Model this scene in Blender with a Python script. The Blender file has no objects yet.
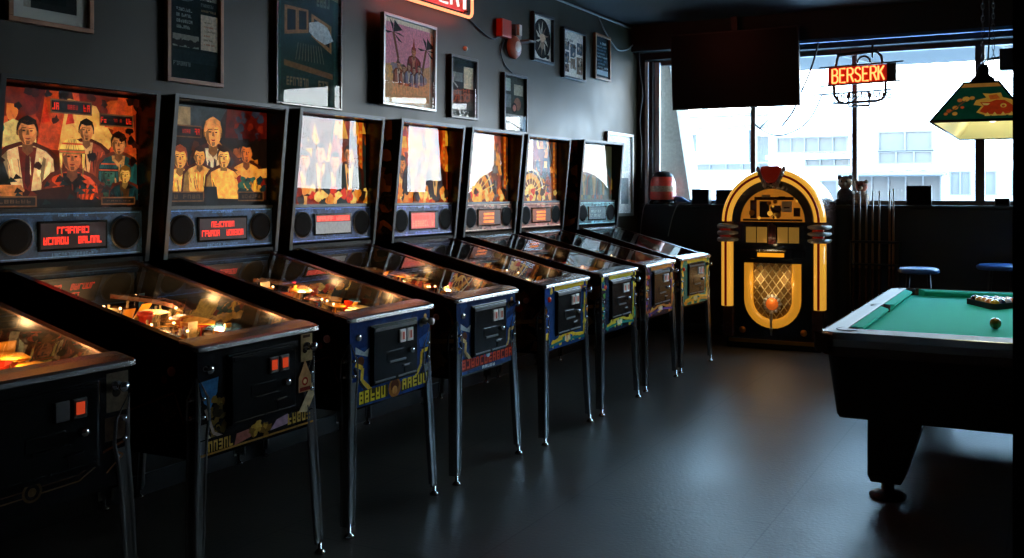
import bpy, math, random
from math import sin, cos, pi, radians, sqrt
from mathutils import Vector, Matrix

scene = bpy.context.scene
COL = scene.collection

# ------------------------------------------------------------------ colours
def lin(c):
    return c / 12.92 if c <= 0.04045 else ((c + 0.055) / 1.055) ** 2.4
def S(r, g, b):                       # sRGB 0-255 -> linear
    return (lin(r / 255), lin(g / 255), lin(b / 255))

# ------------------------------------------------------------------ materials
def nt(name):
    m = bpy.data.materials.new(name); m.use_nodes = True
    t = m.node_tree; t.nodes.clear()
    out = t.nodes.new('ShaderNodeOutputMaterial')
    return m, t, out
def node(t, kind, **kw):
    n = t.nodes.new(kind)
    for k, v in kw.items():
        setattr(n, k, v)
    return n
def pbr(name, col, rough=0.5, metal=0.0, coat=0.0, var=0.0, scale=20.0, bump=0.0, spec=0.5, emit=None, estr=0.0, stretch=None, rvar=0.0):
    m, t, out = nt(name)
    p = node(t, 'ShaderNodeBsdfPrincipled')
    t.links.new(p.outputs[0], out.inputs[0])
    p.inputs['Base Color'].default_value = (*col, 1)
    p.inputs['Roughness'].default_value = rough
    p.inputs['Metallic'].default_value = metal
    p.inputs['Coat Weight'].default_value = coat
    p.inputs['Coat Roughness'].default_value = 0.04
    p.inputs['Specular IOR Level'].default_value = spec
    if emit:
        p.inputs['Emission Color'].default_value = (*emit, 1)
        p.inputs['Emission Strength'].default_value = estr
    if var or bump or rvar:
        tc = node(t, 'ShaderNodeTexCoord')
        src = tc.outputs['Object']
        if stretch:
            mp = node(t, 'ShaderNodeMapping'); mp.inputs['Scale'].default_value = stretch
            t.links.new(src, mp.inputs[0]); src = mp.outputs[0]
        nz = node(t, 'ShaderNodeTexNoise'); nz.inputs['Scale'].default_value = scale; nz.inputs['Detail'].default_value = 4
        t.links.new(src, nz.inputs['Vector'])
        if var:
            rp = node(t, 'ShaderNodeMapRange')
            rp.inputs['From Min'].default_value = 0.25; rp.inputs['From Max'].default_value = 0.75
            rp.inputs['To Min'].default_value = 1 - var; rp.inputs['To Max'].default_value = 1 + var
            t.links.new(nz.outputs['Fac'], rp.inputs['Value'])
            mx = node(t, 'ShaderNodeVectorMath', operation='SCALE'); mx.inputs[0].default_value = col
            t.links.new(rp.outputs[0], mx.inputs['Scale'])
            t.links.new(mx.outputs[0], p.inputs['Base Color'])
        if rvar:
            rr = node(t, 'ShaderNodeMapRange')
            rr.inputs['From Min'].default_value = 0.3; rr.inputs['From Max'].default_value = 0.7
            rr.inputs['To Min'].default_value = max(0.02, rough - rvar); rr.inputs['To Max'].default_value = rough + rvar
            t.links.new(nz.outputs['Fac'], rr.inputs['Value']); t.links.new(rr.outputs[0], p.inputs['Roughness'])
        if bump:
            b = node(t, 'ShaderNodeBump'); b.inputs['Strength'].default_value = bump; b.inputs['Distance'].default_value = 0.01
            t.links.new(nz.outputs['Fac'], b.inputs['Height']); t.links.new(b.outputs[0], p.inputs['Normal'])
    return m
def glow(name, col, strength):
    m, t, out = nt(name)
    e = node(t, 'ShaderNodeEmission'); e.inputs[0].default_value = (*col, 1); e.inputs[1].default_value = strength
    t.links.new(e.outputs[0], out.inputs[0])
    return m
def glass_mat(name, tint=(1, 1, 1), base=0.085):
    """thin pane: clear, with the mirror share of a real two-sided pane"""
    m, t, out = nt(name)
    g = node(t, 'ShaderNodeNewGeometry')
    d = node(t, 'ShaderNodeVectorMath', operation='DOT_PRODUCT')
    t.links.new(g.outputs['Normal'], d.inputs[0]); t.links.new(g.outputs['Incoming'], d.inputs[1])
    a = node(t, 'ShaderNodeMath', operation='ABSOLUTE'); t.links.new(d.outputs['Value'], a.inputs[0])
    s = node(t, 'ShaderNodeMath', operation='SUBTRACT'); s.inputs[0].default_value = 1; t.links.new(a.outputs[0], s.inputs[1])
    q = node(t, 'ShaderNodeMath', operation='POWER'); t.links.new(s.outputs[0], q.inputs[0]); q.inputs[1].default_value = 5
    r = node(t, 'ShaderNodeMath', operation='MULTIPLY_ADD'); t.links.new(q.outputs[0], r.inputs[0])
    r.inputs[1].default_value = 1 - base; r.inputs[2].default_value = base
    tr = node(t, 'ShaderNodeBsdfTransparent'); tr.inputs[0].default_value = (*tint, 1)
    gl = node(t, 'ShaderNodeBsdfGlossy'); gl.inputs['Roughness'].default_value = 0.0
    mx = node(t, 'ShaderNodeMixShader')
    t.links.new(r.outputs[0], mx.inputs[0]); t.links.new(tr.outputs[0], mx.inputs[1]); t.links.new(gl.outputs[0], mx.inputs[2])
    t.links.new(mx.outputs[0], out.inputs[0])
    return m
def art_mat(name, emit=0.0, rough=0.45, coat=0.0, nscale=60.0, amount=0.35, spec=0.4, gain=1.0, gam=1.0):
    """printed art: the print colour is stored with the faces; a fine painterly noise breaks it up"""
    m, t, out = nt(name)
    p = node(t, 'ShaderNodeBsdfPrincipled'); t.links.new(p.outputs[0], out.inputs[0])
    at = node(t, 'ShaderNodeAttribute', attribute_name='Col')
    tc = node(t, 'ShaderNodeTexCoord')
    nz = node(t, 'ShaderNodeTexNoise'); nz.inputs['Scale'].default_value = nscale; nz.inputs['Detail'].default_value = 7; nz.inputs['Roughness'].default_value = 0.68
    t.links.new(tc.outputs['Object'], nz.inputs['Vector'])
    mr = node(t, 'ShaderNodeMapRange'); mr.inputs['From Min'].default_value = 0.3; mr.inputs['From Max'].default_value = 0.7
    mr.inputs['To Min'].default_value = gain * (1 - amount); mr.inputs['To Max'].default_value = gain * (1 + amount)
    t.links.new(nz.outputs['Fac'], mr.inputs['Value'])
    sc = node(t, 'ShaderNodeVectorMath', operation='SCALE')
    gm = node(t, 'ShaderNodeGamma'); gm.inputs['Gamma'].default_value = gam; t.links.new(at.outputs['Color'], gm.inputs['Color'])
    t.links.new(gm.outputs[0], sc.inputs[0]); t.links.new(mr.outputs[0], sc.inputs['Scale'])
    t.links.new(sc.outputs[0], p.inputs['Base Color'])
    p.inputs['Roughness'].default_value = rough; p.inputs['Coat Weight'].default_value = coat
    p.inputs['Specular IOR Level'].default_value = spec
    if emit:
        t.links.new(sc.outputs[0], p.inputs['Emission Color']); p.inputs['Emission Strength'].default_value = emit
    return m

M = {}
M['wall'] = pbr('wall_paint', S(45, 40, 25), 0.42, var=0.14, scale=3.0, bump=0.06, rvar=0.07, spec=0.32)
M['wall_dark'] = pbr('black_wall_paint', S(22, 27, 27), 0.5, var=0.15, scale=5)
M['ceiling'] = pbr('ceiling_paint', S(24, 28, 30), 0.55, var=0.1, scale=2)
M['black'] = pbr('black_laminate', S(16, 19, 19), 0.38, var=0.15, scale=30)
M['black_gloss'] = pbr('black_gloss', S(12, 15, 15), 0.16, coat=0.3)
M['black_matte'] = pbr('black_matte', S(14, 17, 17), 0.8)
M['cabinet'] = pbr('cabinet_black', S(14, 16, 16), 0.22, spec=0.35)
M['rail'] = pbr('rail_steel_dark', S(96, 74, 66), 0.26, metal=0.9, var=0.15, scale=12)
M['steel'] = pbr('brushed_steel', S(200, 200, 200), 0.24, metal=1.0)
M['chrome'] = pbr('chrome_steel', S(205, 208, 210), 0.13, metal=1.0)
M['leg_metal'] = pbr('leg_chrome', S(158, 160, 160), 0.27, metal=1.0)
M['trim_metal'] = pbr('edge_trim_metal', S(84, 85, 85), 0.45, metal=0.8)
M['door_black'] = pbr('coin_door_black', S(13, 15, 15), 0.24, spec=0.3)
M['rubber'] = pbr('rubber', S(15, 16, 16), 0.7)
M['glass'] = glass_mat('clear_glass', base=0.034)
M['window_glass'] = glass_mat('window_glass', (0.97, 1.0, 1.0), 0.07)
M['felt'] = pbr('teal_felt', S(50, 204, 184), 0.95, var=0.05, scale=400, spec=0.1)
M['laminate'] = pbr('table_rail_laminate', S(92, 78, 72), 0.5, var=0.12, scale=90, spec=0.3)
M['wood'] = pbr('frame_wood', S(150, 98, 58), 0.45, var=0.25, scale=10, stretch=(12, 1, 1))
M['wood_dark'] = pbr('dark_walnut', S(62, 34, 24), 0.25, var=0.3, scale=8, stretch=(1, 1, 6), coat=0.5)
M['wood_cue'] = pbr('cue_maple', S(132, 92, 54), 0.3, var=0.15, scale=10)
M['cue_butt'] = pbr('cue_butt_dark', S(70, 34, 22), 0.25)
M['silver_frame'] = pbr('silver_frame', S(150, 150, 146), 0.35, metal=0.8)
M['black_frame'] = pbr('black_frame', S(24, 26, 26), 0.3)
M['white'] = pbr('white_paint', S(225, 228, 225), 0.5, var=0.05)
M['grey'] = pbr('grey_concrete', S(160, 165, 158), 0.8, var=0.15, scale=30)
M['mullion'] = pbr('mullion_bronze', S(92, 84, 78), 0.4, metal=0.4, var=0.15, scale=14)
M['facade'] = pbr('white_render', S(232, 236, 236), 0.9, var=0.04, scale=1)
M['facade2'] = pbr('pale_grey_render', S(94, 95, 95), 0.9, var=0.05, scale=1)
M['pane_far'] = pbr('pale_blue_far_pane', S(70, 70, 68), 0.5, var=0.15, scale=1.0)
M['pane_far2'] = pbr('shop_pane', S(50, 51, 51), 0.45, var=0.3, scale=0.8)
M['asphalt'] = pbr('pale_pavement', S(190, 194, 194), 0.9, var=0.06, scale=1)
M['facade3'] = pbr('soffit_batten', S(100, 100, 98), 0.8)
M['canopy'] = pbr('canopy_soffit', S(52, 50, 48), 0.8, var=0.05)
M['red_paint'] = pbr('red_enamel', S(190, 50, 28), 0.35)
M['red_bell'] = pbr('red_bell', S(170, 96, 70), 0.35)
M['cream_plastic'] = pbr('cream_plastic', S(215, 205, 190), 0.5)
M['grey_plastic'] = pbr('grey_plastic', S(120, 118, 112), 0.5)
M['navy_vinyl'] = pbr('navy_vinyl', S(52, 100, 160), 0.35, var=0.1)
M['cable'] = pbr('black_cable', S(20, 21, 22), 0.5)
M['cable_pale'] = pbr('pale_cable', S(120, 122, 120), 0.5)
M['brass'] = pbr('gilded_brass', S(190, 140, 60), 0.28, metal=1.0, var=0.1)
M['gold_cloth'] = pbr('gold_grille_cloth', S(140, 104, 44), 0.6, var=0.4, scale=120, emit=S(150, 108, 40), estr=0.03)
M['jewel_red'] = pbr('red_jewel_plastic', S(165, 34, 20), 0.12, coat=1.0, emit=S(170, 30, 10), estr=0.12)
M['stripe_red'] = pbr('deep_red_stripe', S(120, 18, 10), 0.3, emit=S(120, 14, 6), estr=0.25)
M['amber'] = pbr('amber_lit_plastic', S(236, 160, 40), 0.25, coat=0.4, emit=S(250, 178, 62), estr=0.68, var=0.06, scale=8)
M['amber_dim'] = pbr('amber_dim_plastic', S(200, 140, 50), 0.25, coat=0.5, emit=S(226, 150, 40), estr=0.62, var=0.15, scale=9)
M['amber_strip'] = glow('amber_display', S(255, 160, 30), 1.0)
M['neon_red'] = glow('neon_red', (1.0, 0.34, 0.15), 1.9)
M['ornament'] = pbr('nickel_ornament', S(190, 186, 178), 0.42, metal=0.35, var=0.2, scale=60)
M['neon_core'] = glow('neon_orange_core', (1.0, 0.36, 0.10), 2.4)
M['neon_letter'] = glow('neon_letter', (1.0, 0.21, 0.055), 4.0)
M['neon_white'] = glow('neon_white', (1.0, 0.82, 0.76), 1.5)
M['neon_off'] = pbr('unlit_neon_tube', S(52, 44, 42), 0.25)
M['sign_red'] = pbr('red_sign_board', S(150, 26, 16), 0.4, emit=S(140, 18, 8), estr=0.35)  # emission puts the neon letters' red glow into the board
M['bulb'] = glow('warm_bulb', (1.0, 0.60, 0.24), 7.0)
M['lit_button'] = glow('lit_coin_button', S(250, 84, 46), 0.42)
M['lit_button_pale'] = pbr('pale_coin_button', S(225, 205, 190), 0.4, emit=S(230, 180, 160), estr=0.12)
M['mark_red'] = pbr('mark_red', S(200, 70, 40), 0.4)
M['speaker_cloth'] = pbr('speaker_mesh', S(10, 11, 12), 0.8, spec=0.1)
M['screen'] = pbr('dark_screen', S(8, 9, 9), 0.3, spec=0.15)
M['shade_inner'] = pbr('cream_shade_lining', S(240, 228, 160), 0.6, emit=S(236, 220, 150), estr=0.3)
M['ivory'] = pbr('gold_brown_ball', S(110, 92, 36), 0.08, coat=1.0)
M['art'] = art_mat('printed_paper', rough=0.8, spec=0.1, gain=1.35)
M['art_lit'] = art_mat('backlit_print', emit=0.66, rough=0.6, nscale=24, amount=0.6, gam=1.25)
M['art_dim'] = art_mat('faintly_backlit_print', emit=0.5, rough=0.5, nscale=45, amount=0.45)
M['art_field'] = art_mat('printed_playfield', rough=0.2, coat=0.6, nscale=50, amount=0.5)
M['art_vinyl'] = art_mat('vinyl_decal', rough=0.24, coat=0.0, nscale=50, amount=0.3, spec=0.3)
M['art_panel'] = art_mat('speaker_panel_print', gain=1.5, rough=0.5, nscale=110, amount=0.55)
M['art_led'] = art_mat('led_glyphs', emit=1.1, nscale=60, amount=0.2)
M['art_shade'] = art_mat('painted_shade', emit=0.22, rough=0.4, nscale=30, amount=0.2)
M['plastic_amber'] = pbr('amber_plastic', S(225, 150, 50), 0.25, coat=0.5, emit=S(220, 120, 30), estr=0.12)
M['plastic_red'] = pbr('red_plastic', S(190, 50, 25), 0.25, coat=0.5, emit=S(190, 40, 15), estr=0.1)
M['plastic_cream'] = pbr('cream_playfield_plastic', S(240, 215, 160), 0.3, coat=0.5)
M['plastic_blue'] = pbr('blue_plastic', S(60, 110, 150), 0.25, coat=0.5)

# floor: worn dark sheet with wide faint seams
def floor_mat():
    m, t, out = nt('dark_worn_floor')
    p = node(t, 'ShaderNodeBsdfPrincipled'); t.links.new(p.outputs[0], out.inputs[0])
    tc = node(t, 'ShaderNodeTexCoord')
    n1 = node(t, 'ShaderNodeTexNoise'); n1.inputs['Scale'].default_value = 1.6; n1.inputs['Detail'].default_value = 6
    n2 = node(t, 'ShaderNodeTexNoise'); n2.inputs['Scale'].default_value = 55; n2.inputs['Detail'].default_value = 3
    br = node(t, 'ShaderNodeTexBrick'); br.inputs['Scale'].default_value = 1.0
    br.inputs['Color1'].default_value = (1, 1, 1, 1); br.inputs['Color2'].default_value = (0.94, 0.94, 0.94, 1); br.inputs['Mortar'].default_value = (0.55, 0.55, 0.55, 1)
    br.inputs['Mortar Size'].default_value = 0.004; br.inputs['Brick Width'].default_value = 1.9; br.inputs['Row Height'].default_value = 0.95
    mp = node(t, 'ShaderNodeMapping'); mp.inputs['Rotation'].default_value = (0, 0, radians(90)); mp.inputs['Location'].default_value = (0.2, 0.35, 0)
    for n in (n1, n2): t.links.new(tc.outputs['Object'], n.inputs['Vector'])
    t.links.new(tc.outputs['Object'], mp.inputs[0]); t.links.new(mp.outputs[0], br.inputs['Vector'])
    cr = node(t, 'ShaderNodeValToRGB')
    cr.color_ramp.elements[0].position = 0.3; cr.color_ramp.elements[0].color = (*S(62, 59, 55), 1)
    cr.color_ramp.elements[1].position = 0.75; cr.color_ramp.elements[1].color = (*S(98, 92, 84), 1)
    t.links.new(n1.outputs['Fac'], cr.inputs[0])
    mu = node(t, 'ShaderNodeMix', data_type='RGBA', blend_type='MULTIPLY'); mu.inputs[0].default_value = 1
    t.links.new(cr.outputs[0], mu.inputs[6]); t.links.new(br.outputs['Color'], mu.inputs[7])
    t.links.new(mu.outputs[2], p.inputs['Base Color'])
    ad = node(t, 'ShaderNodeMapRange'); ad.inputs['To Min'].default_value = 0.30; ad.inputs['To Max'].default_value = 0.50
    t.links.new(n1.outputs['Fac'], ad.inputs['Value']); t.links.new(ad.outputs[0], p.inputs['Roughness'])
    b = node(t, 'ShaderNodeBump'); b.inputs['Strength'].default_value = 0.35; b.inputs['Distance'].default_value = 0.004
    t.links.new(n2.outputs['Fac'], b.inputs['Height']); t.links.new(b.outputs[0], p.inputs['Normal'])
    return m
M['floor'] = floor_mat()

# ------------------------------------------------------------------ mesh builder
class MB:
    def __init__(self):
        self.v = []; self.f = []; self.m = []; self.c = []; self.s = []
        self.mats = []; self.cur = 0; self.col = (1, 1, 1); self.X = None; self.smooth = False
    def use(self, mat):
        mat = M[mat] if isinstance(mat, str) else mat
        if mat not in self.mats: self.mats.append(mat)
        self.cur = self.mats.index(mat); return self
    def add(self, vs, fs):
        k = len(self.v)
        for p in vs:
            p = Vector(p)
            self.v.append(self.X @ p if self.X else p)
        for f in fs:
            self.f.append([k + i for i in f]); self.m.append(self.cur); self.c.append(self.col); self.s.append(self.smooth)
        return self
    def box(self, a, b):
        (x0, y0, z0), (x1, y1, z1) = a, b
        return self.add([(x0, y0, z0), (x1, y0, z0), (x1, y1, z0), (x0, y1, z0), (x0, y0, z1), (x1, y0, z1), (x1, y1, z1), (x0, y1, z1)],
                        [(3, 2, 1, 0), (4, 5, 6, 7), (0, 1, 5, 4), (1, 2, 6, 5), (2, 3, 7, 6), (3, 0, 4, 7)])
    def prism(self, poly, axis, a, b):
        """poly: 2D points; axis 'x': (y,z), 'y': (x,z), 'z': (x,y)"""
        def P(p, t):
            return {'x': (t, p[0], p[1]), 'y': (p[0], t, p[1]), 'z': (p[0], p[1], t)}[axis]
        n = len(poly)
        ar = sum(poly[i][0] * poly[(i + 1) % n][1] - poly[(i + 1) % n][0] * poly[i][1] for i in range(n))
        if (ar < 0) != (axis == 'y'): poly = poly[::-1]
        vs = [P(p, a) for p in poly] + [P(p, b) for p in poly]
        fs = [tuple(range(n - 1, -1, -1)), tuple(range(n, 2 * n))] + [(i, (i + 1) % n, n + (i + 1) % n, n + i) for i in range(n)]
        if b < a: fs = [f[::-1] for f in fs]
        return self.add(vs, fs)
    def loft(self, secs, caps=True, closed=False):
        n = len(secs[0]); vs = [p for s in secs for p in s]; fs = []
        L = len(secs)
        for j in range(L if closed else L - 1):
            a, b = j * n, ((j + 1) % L) * n
            for i in range(n):
                fs.append((a + i, a + (i + 1) % n, b + (i + 1) % n, b + i))
        if caps and not closed:
            fs.append(tuple(range(n - 1, -1, -1))); fs.append(tuple(range((L - 1) * n, L * n)))
        return self.add(vs, fs)
    def tube(self, path, r, n=8, closed=False):
        path = [Vector(p) for p in path]; L = len(path); secs = []
        prev = None
        for i, p in enumerate(path):
            if closed: d = path[(i + 1) % L] - path[i - 1]
            else: d = path[min(i + 1, L - 1)] - path[max(i - 1, 0)]
            d = d.normalized() if d.length > 1e-9 else Vector((0, 0, 1))
            if prev is None:
                u = d.orthogonal().normalized()
            else:
                u = prev - d * prev.dot(d)
                u = u.normalized() if u.length > 1e-6 else d.orthogonal().normalized()
            prev = u; w = d.cross(u)
            rr = r[i] if isinstance(r, (list, tuple)) else r
            secs.append([p + (u * cos(2 * pi * k / n) + w * sin(2 * pi * k / n)) * rr for k in range(n)])
        sm = self.smooth; self.smooth = True
        self.loft(secs, closed=closed); self.smooth = sm
        return self
    def lathe(self, prof, c=(0, 0, 0), axis='z', n=20, a0=0, a1=2 * pi):
        """prof: (radius, height) pairs"""
        full = abs(a1 - a0) > 2 * pi - 1e-6
        k = n if full else n + 1
        secs = []
        for (r, h) in prof:
            ring = []
            for i in range(k):
                a = a0 + (a1 - a0) * i / n
                p = {'z': (r * cos(a), r * sin(a), h), 'x': (h, r * cos(a), r * sin(a)), 'y': (r * sin(a), h, r * cos(a))}[axis]
                ring.append((p[0] + c[0], p[1] + c[1], p[2] + c[2]))
            secs.append(ring)
        sm = self.smooth; self.smooth = True
        self.loft(secs, caps=False); self.smooth = sm
        return self
    def ball(self, c, r, n=14, sc=(1, 1, 1)):
        prof = [(max(1e-4, r * sin(pi * i / (n // 2 + 1))), -r * cos(pi * i / (n // 2 + 1))) for i in range(n // 2 + 2)]
        secs = [[(c[0] + q * cos(2 * pi * k / n) * sc[0], c[1] + q * sin(2 * pi * k / n) * sc[1], c[2] + h * sc[2]) for k in range(n)] for q, h in prof]
        sm = self.smooth; self.smooth = True
        self.loft(secs); self.smooth = sm
        return self
    def build(self, name, mat=None, parent=None, bevel=0.0, loc=None, rot=None):
        me = bpy.data.meshes.new(name)
        me.from_pydata([tuple(p) for p in self.v], [], self.f)
        if mat is not None:
            me.materials.append(M[mat] if isinstance(mat, str) else mat)
        else:
            for q in self.mats: me.materials.append(q)
            me.polygons.foreach_set('material_index', self.m)
        me.polygons.foreach_set('use_smooth', self.s)
        me.update()
        o = bpy.data.objects.new(name, me); COL.objects.link(o)
        if parent: o.parent = parent
        if loc: o.location = loc
        if rot: o.rotation_euler = rot
        if bevel:
            b = o.modifiers.new('edge', 'BEVEL'); b.width = bevel; b.segments = 2; b.limit_method = 'ANGLE'; b.angle_limit = radians(40)
            b.harden_normals = False
        return o

def empty(name, loc=(0, 0, 0), rz=0.0, label=None, cat=None, group=None):
    o = bpy.data.objects.new(name, None); COL.objects.link(o)
    o.empty_display_size = 0.1; o.location = loc; o.rotation_euler = (0, 0, rz)
    if label: tag(o, label, cat, group)
    return o
def tag(o, label, cat, group=None):
    o['label'] = label; o['category'] = cat
    if group: o['group'] = group
    return o
def struct(o):
    o['kind'] = 'structure'; return o
def boxo(name, a, b, mat, parent=None, bevel=0.0):
    return MB().box(a, b).build(name, mat, parent, bevel)

# ------------------------------------------------------------------ flat printed art
def clip(poly):
    for ax, lo in ((0, True), (0, False), (1, True), (1, False)):
        lim = 0.0 if lo else 1.0; out = []
        n = len(poly)
        for i in range(n):
            a, b = poly[i], poly[(i + 1) % n]
            ia = a[ax] >= lim if lo else a[ax] <= lim; ib = b[ax] >= lim if lo else b[ax] <= lim
            if ia: out.append(a)
            if ia != ib:
                t = (lim - a[ax]) / (b[ax] - a[ax]); out.append((a[0] + t * (b[0] - a[0]), a[1] + t * (b[1] - a[1])))
        poly = out
        if len(poly) < 3: return []
    return poly
class Art:
    """shapes in a unit panel, u to the right, v up; asp = width / height"""
    def __init__(self, asp=1.0, bg=None):
        self.s = []; self.asp = asp
        if bg: self.rect(0, 0, 1, 1, bg)
    def poly(self, pts, c):
        p = clip(list(pts))
        if p: self.s.append((p, S(*c)))
        return self
    def rect(self, a, b, c, d, col): return self.poly([(a, b), (c, b), (c, d), (a, d)], col)
    def ell(self, cx, cy, rx, col, ry=None, rot=0.0, n=16):
        ry = rx if ry is None else ry
        pts = []
        for i in range(n):
            a = 2 * pi * i / n; x, y = rx * cos(a), ry * sin(a)
            x, y = x * cos(rot) - y * sin(rot), x * sin(rot) + y * cos(rot)
            pts.append((cx + x / self.asp, cy + y))
        return self.poly(pts, col)
    def blob(self, cx, cy, r, col, rng, n=9, j=0.45, sx=1.0):
        pts = []
        for i in range(n):
            a = 2 * pi * i / n; q = r * (1 - j + 2 * j * rng.random())
            pts.append((cx + q * cos(a) * sx / self.asp, cy + q * sin(a)))
        return self.poly(pts, col)
    def line(self, pts, w, col):
        for a, b in zip(pts, pts[1:]):
            dx, dy = (b[0] - a[0]) * self.asp, b[1] - a[1]; L = sqrt(dx * dx + dy * dy) or 1
            nx, ny = -dy / L * w / 2 / self.asp, dx / L * w / 2
            self.poly([(a[0] + nx, a[1] + ny), (a[0] - nx, a[1] - ny), (b[0] - nx, b[1] - ny), (b[0] + nx, b[1] + ny)], col)
        return self
    def glyphs(self, a, b, c, d, col, n, rng, gap=0.25):
        """illegible lettering, as it is in the photograph"""
        w = (c - a) / n
        for i in range(n):
            if rng.random() < 0.08: continue
            x0 = a + i * w; x1 = x0 + w * (1 - gap); t = (x1 - x0) * 0.3; h = (d - b) * 0.22
            if rng.random() < 0.85: self.rect(x0, b, x0 + t, d, col)
            if rng.random() < 0.7: self.rect(x1 - t, b, x1, d, col)
            k = rng.randrange(3)
            if k != 0: self.rect(x0, d - h, x1, d, col)
            if k != 1: self.rect(x0, b, x1, b + h, col)
            if rng.random() < 0.6: self.rect(x0, (b + d - h) / 2, x1, (b + d + h) / 2, col)
        return self
    def person(self, cx, cy, s, skin, hair, coat, shirt, hat=None, lean=0.0, tie=None):
        k = 1 / self.asp
        def q(x, y): return (cx + x * s * k, cy + y * s)
        dk = tuple(int(v * 0.62) for v in skin); cd = tuple(int(v * 0.65) for v in coat)
        ar = random.Random(int(cx * 511 + cy * 97)); dark_ = ar.choice([(104, 46, 22), (84, 38, 20), (118, 56, 26)])
        self.poly([q(-2.7 + lean, -5)] + [q(-2.4 + 0.3 * ar.random(), -1.9), q(-1.7, -1.2), q(-0.6, -0.8), q(0.6, -0.8), q(1.75, -1.25), q(2.5 + 0.2 * ar.random(), -2.0)] + [q(2.7 + lean, -5)], dark_)
        self.poly([q(-2.4 + lean, -5), q(-2.1 + lean, -2.1), q(-1.5, -1.5), q(-0.5, -1.1), q(0.5, -1.1), q(1.5, -1.5), q(2.1 + lean, -2.1), q(2.4 + lean, -5)], coat)
        self.poly([q(-2.4 + lean, -5), q(-2.1 + lean, -2.1), q(-1.6, -1.6), q(-1.3, -5)], cd)
        self.poly([q(-0.75, -1.2), q(0.75, -1.2), q(0.25, -5), q(-0.25, -5)], shirt)
        fr = random.Random(int(cx * 997 + cy * 331 + s * 77))
        for _ in range(15):
            x0 = -2.0 + 4.0 * fr.random(); y0 = -1.9 - 0.6 * fr.random(); c_ = cd if fr.random() < 0.6 else tuple(min(255, int(v * 1.25)) for v in coat)
            self.poly([q(x0, y0), q(x0 + 0.12, y0 - 0.1), q(x0 * 0.75 + 0.3 * fr.random(), y0 - 1.2 - 1.2 * fr.random()), q(x0 * 0.8, y0 - 1.1)], c_)
        if tie: self.poly([q(-0.14, -1.4), q(0.14, -1.4), q(0.22, -4), q(0, -4.5), q(-0.22, -4)], tie)
        self.poly([q(-0.38, -0.7), q(0.38, -0.7), q(0.45, -1.5), q(0, -1.9), q(-0.45, -1.5)], dk)
        self.poly([q(0.88 * cos(pi * (-0.12 + 1.24 * j / 14)), 0.1 + 1.14 * sin(pi * (-0.12 + 1.24 * j / 14))) for j in range(15)], hair)
        for sx in (-1, 1): self.ell(cx + sx * 0.76 * s * k, cy - 0.12 * s, 0.13 * s, dk, 0.22 * s, n=8)
        self.ell(cx, cy - 0.08 * s, 0.74 * s, skin, 0.98 * s)
        self.poly([q(-0.72, 0.05), q(-0.62, -0.6), q(-0.2, -1.02), q(-0.4, -0.3), q(-0.42, 0.3)], dk)
        self.poly([q(-0.8, 0.15), q(-0.7, 0.9), q(0, 1.3), q(0.7, 0.95), q(0.8, 0.15), q(0.5, 0.62), q(0, 0.5), q(-0.5, 0.66)], hair)
        hl = tuple(min(255, int(v * 1.14)) for v in skin); self.poly([q(0.1, 0.5), q(0.5, 0.45), q(0.6, -0.1), q(0.4, -0.3), q(0.3, 0.1), q(0.14, 0.1)], hl)
        self.poly([q(-0.15, -0.7), q(0.2, -0.7), q(0.15, -0.98), q(-0.1, -1.0)], dk)
        for e in (-0.3, 0.3):
            self.ell(cx + e * s * k, cy + 0.08 * s, 0.13 * s, (40, 22, 14), 0.07 * s, n=8)
            self.poly([q(e - 0.2, 0.24), q(e + 0.2, 0.27), q(e + 0.18, 0.33), q(e - 0.18, 0.31)], (50, 26, 14))
        self.poly([q(-0.05, 0.1), q(0.07, 0.1), q(0.14, -0.25), q(-0.12, -0.25)], dk)
        self.poly([q(-0.24, -0.5), q(0.24, -0.5), q(0.1, -0.62), q(-0.1, -0.62)], (140, 50, 34))
        if hat:
            h2 = tuple(int(v * 0.62) for v in hat); h3 = (200, 96, 50)
            self.poly([q(1.02 * cos(pi * j / 14), 0.42 + 1.05 * sin(pi * j / 14)) for j in range(15)], hat)
            for j in range(1, 7): self.line([q(-0.8 + 0.23 * j, 0.5), q((-0.8 + 0.23 * j) * 0.45, 1.4)], 0.05 * s, h2)
            self.poly([q(-1.06, 0.28), q(1.06, 0.28), q(1.04, 0.62), q(-1.04, 0.62)], h2); self.poly([q(-1.05, 0.38), q(1.05, 0.38), q(1.05, 0.5), q(-1.05, 0.5)], h3)
            self.poly([q(-0.85, 0.98), q(0.85, 0.98), q(0.78, 1.12), q(-0.78, 1.12)], h3)
            for sx in (-1, 1): self.poly([q(sx * 0.8, 0.3), q(sx * 1.04, 0.3), q(sx * 0.98, -0.7), q(sx * 0.88, -0.9), q(sx * 0.8, -0.4)], hat); self.line([q(sx * 0.9, -0.8), q(sx * 0.8, -2.0)], 0.08 * s, h2)
        return self
    def build(self, name, o, u, v, mat, parent=None, eps=6e-5, back=0.0):
        """o: lower-left corner, u / v: edge vectors of the panel; the sheet gets a thin back"""
        o, u, v = Vector(o), Vector(u), Vector(v); n = u.cross(v).normalized()
        vs = []; fs = []; cs = []
        for i, (p, c) in enumerate(self.s):
            k = len(vs); vs += [tuple(o + u * a + v * b + n * (eps * i)) for a, b in p]
            fs.append(tuple(range(k, k + len(p)))); cs.append(c)
        if back:
            k = len(vs); e = [o, o + u, o + u + v, o + v]; vs += [tuple(p) for p in e] + [tuple(p - n * back) for p in e]
            for f in ((7, 6, 5, 4), (0, 4, 5, 1), (1, 5, 6, 2), (2, 6, 7, 3), (3, 7, 4, 0)):
                fs.append(tuple(k + j for j in f)); cs.append(self.s[0][1])
        me = bpy.data.meshes.new(name); me.from_pydata(vs, [], fs)
        at = me.color_attributes.new('Col', 'FLOAT_COLOR', 'CORNER')
        li = 0
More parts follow.
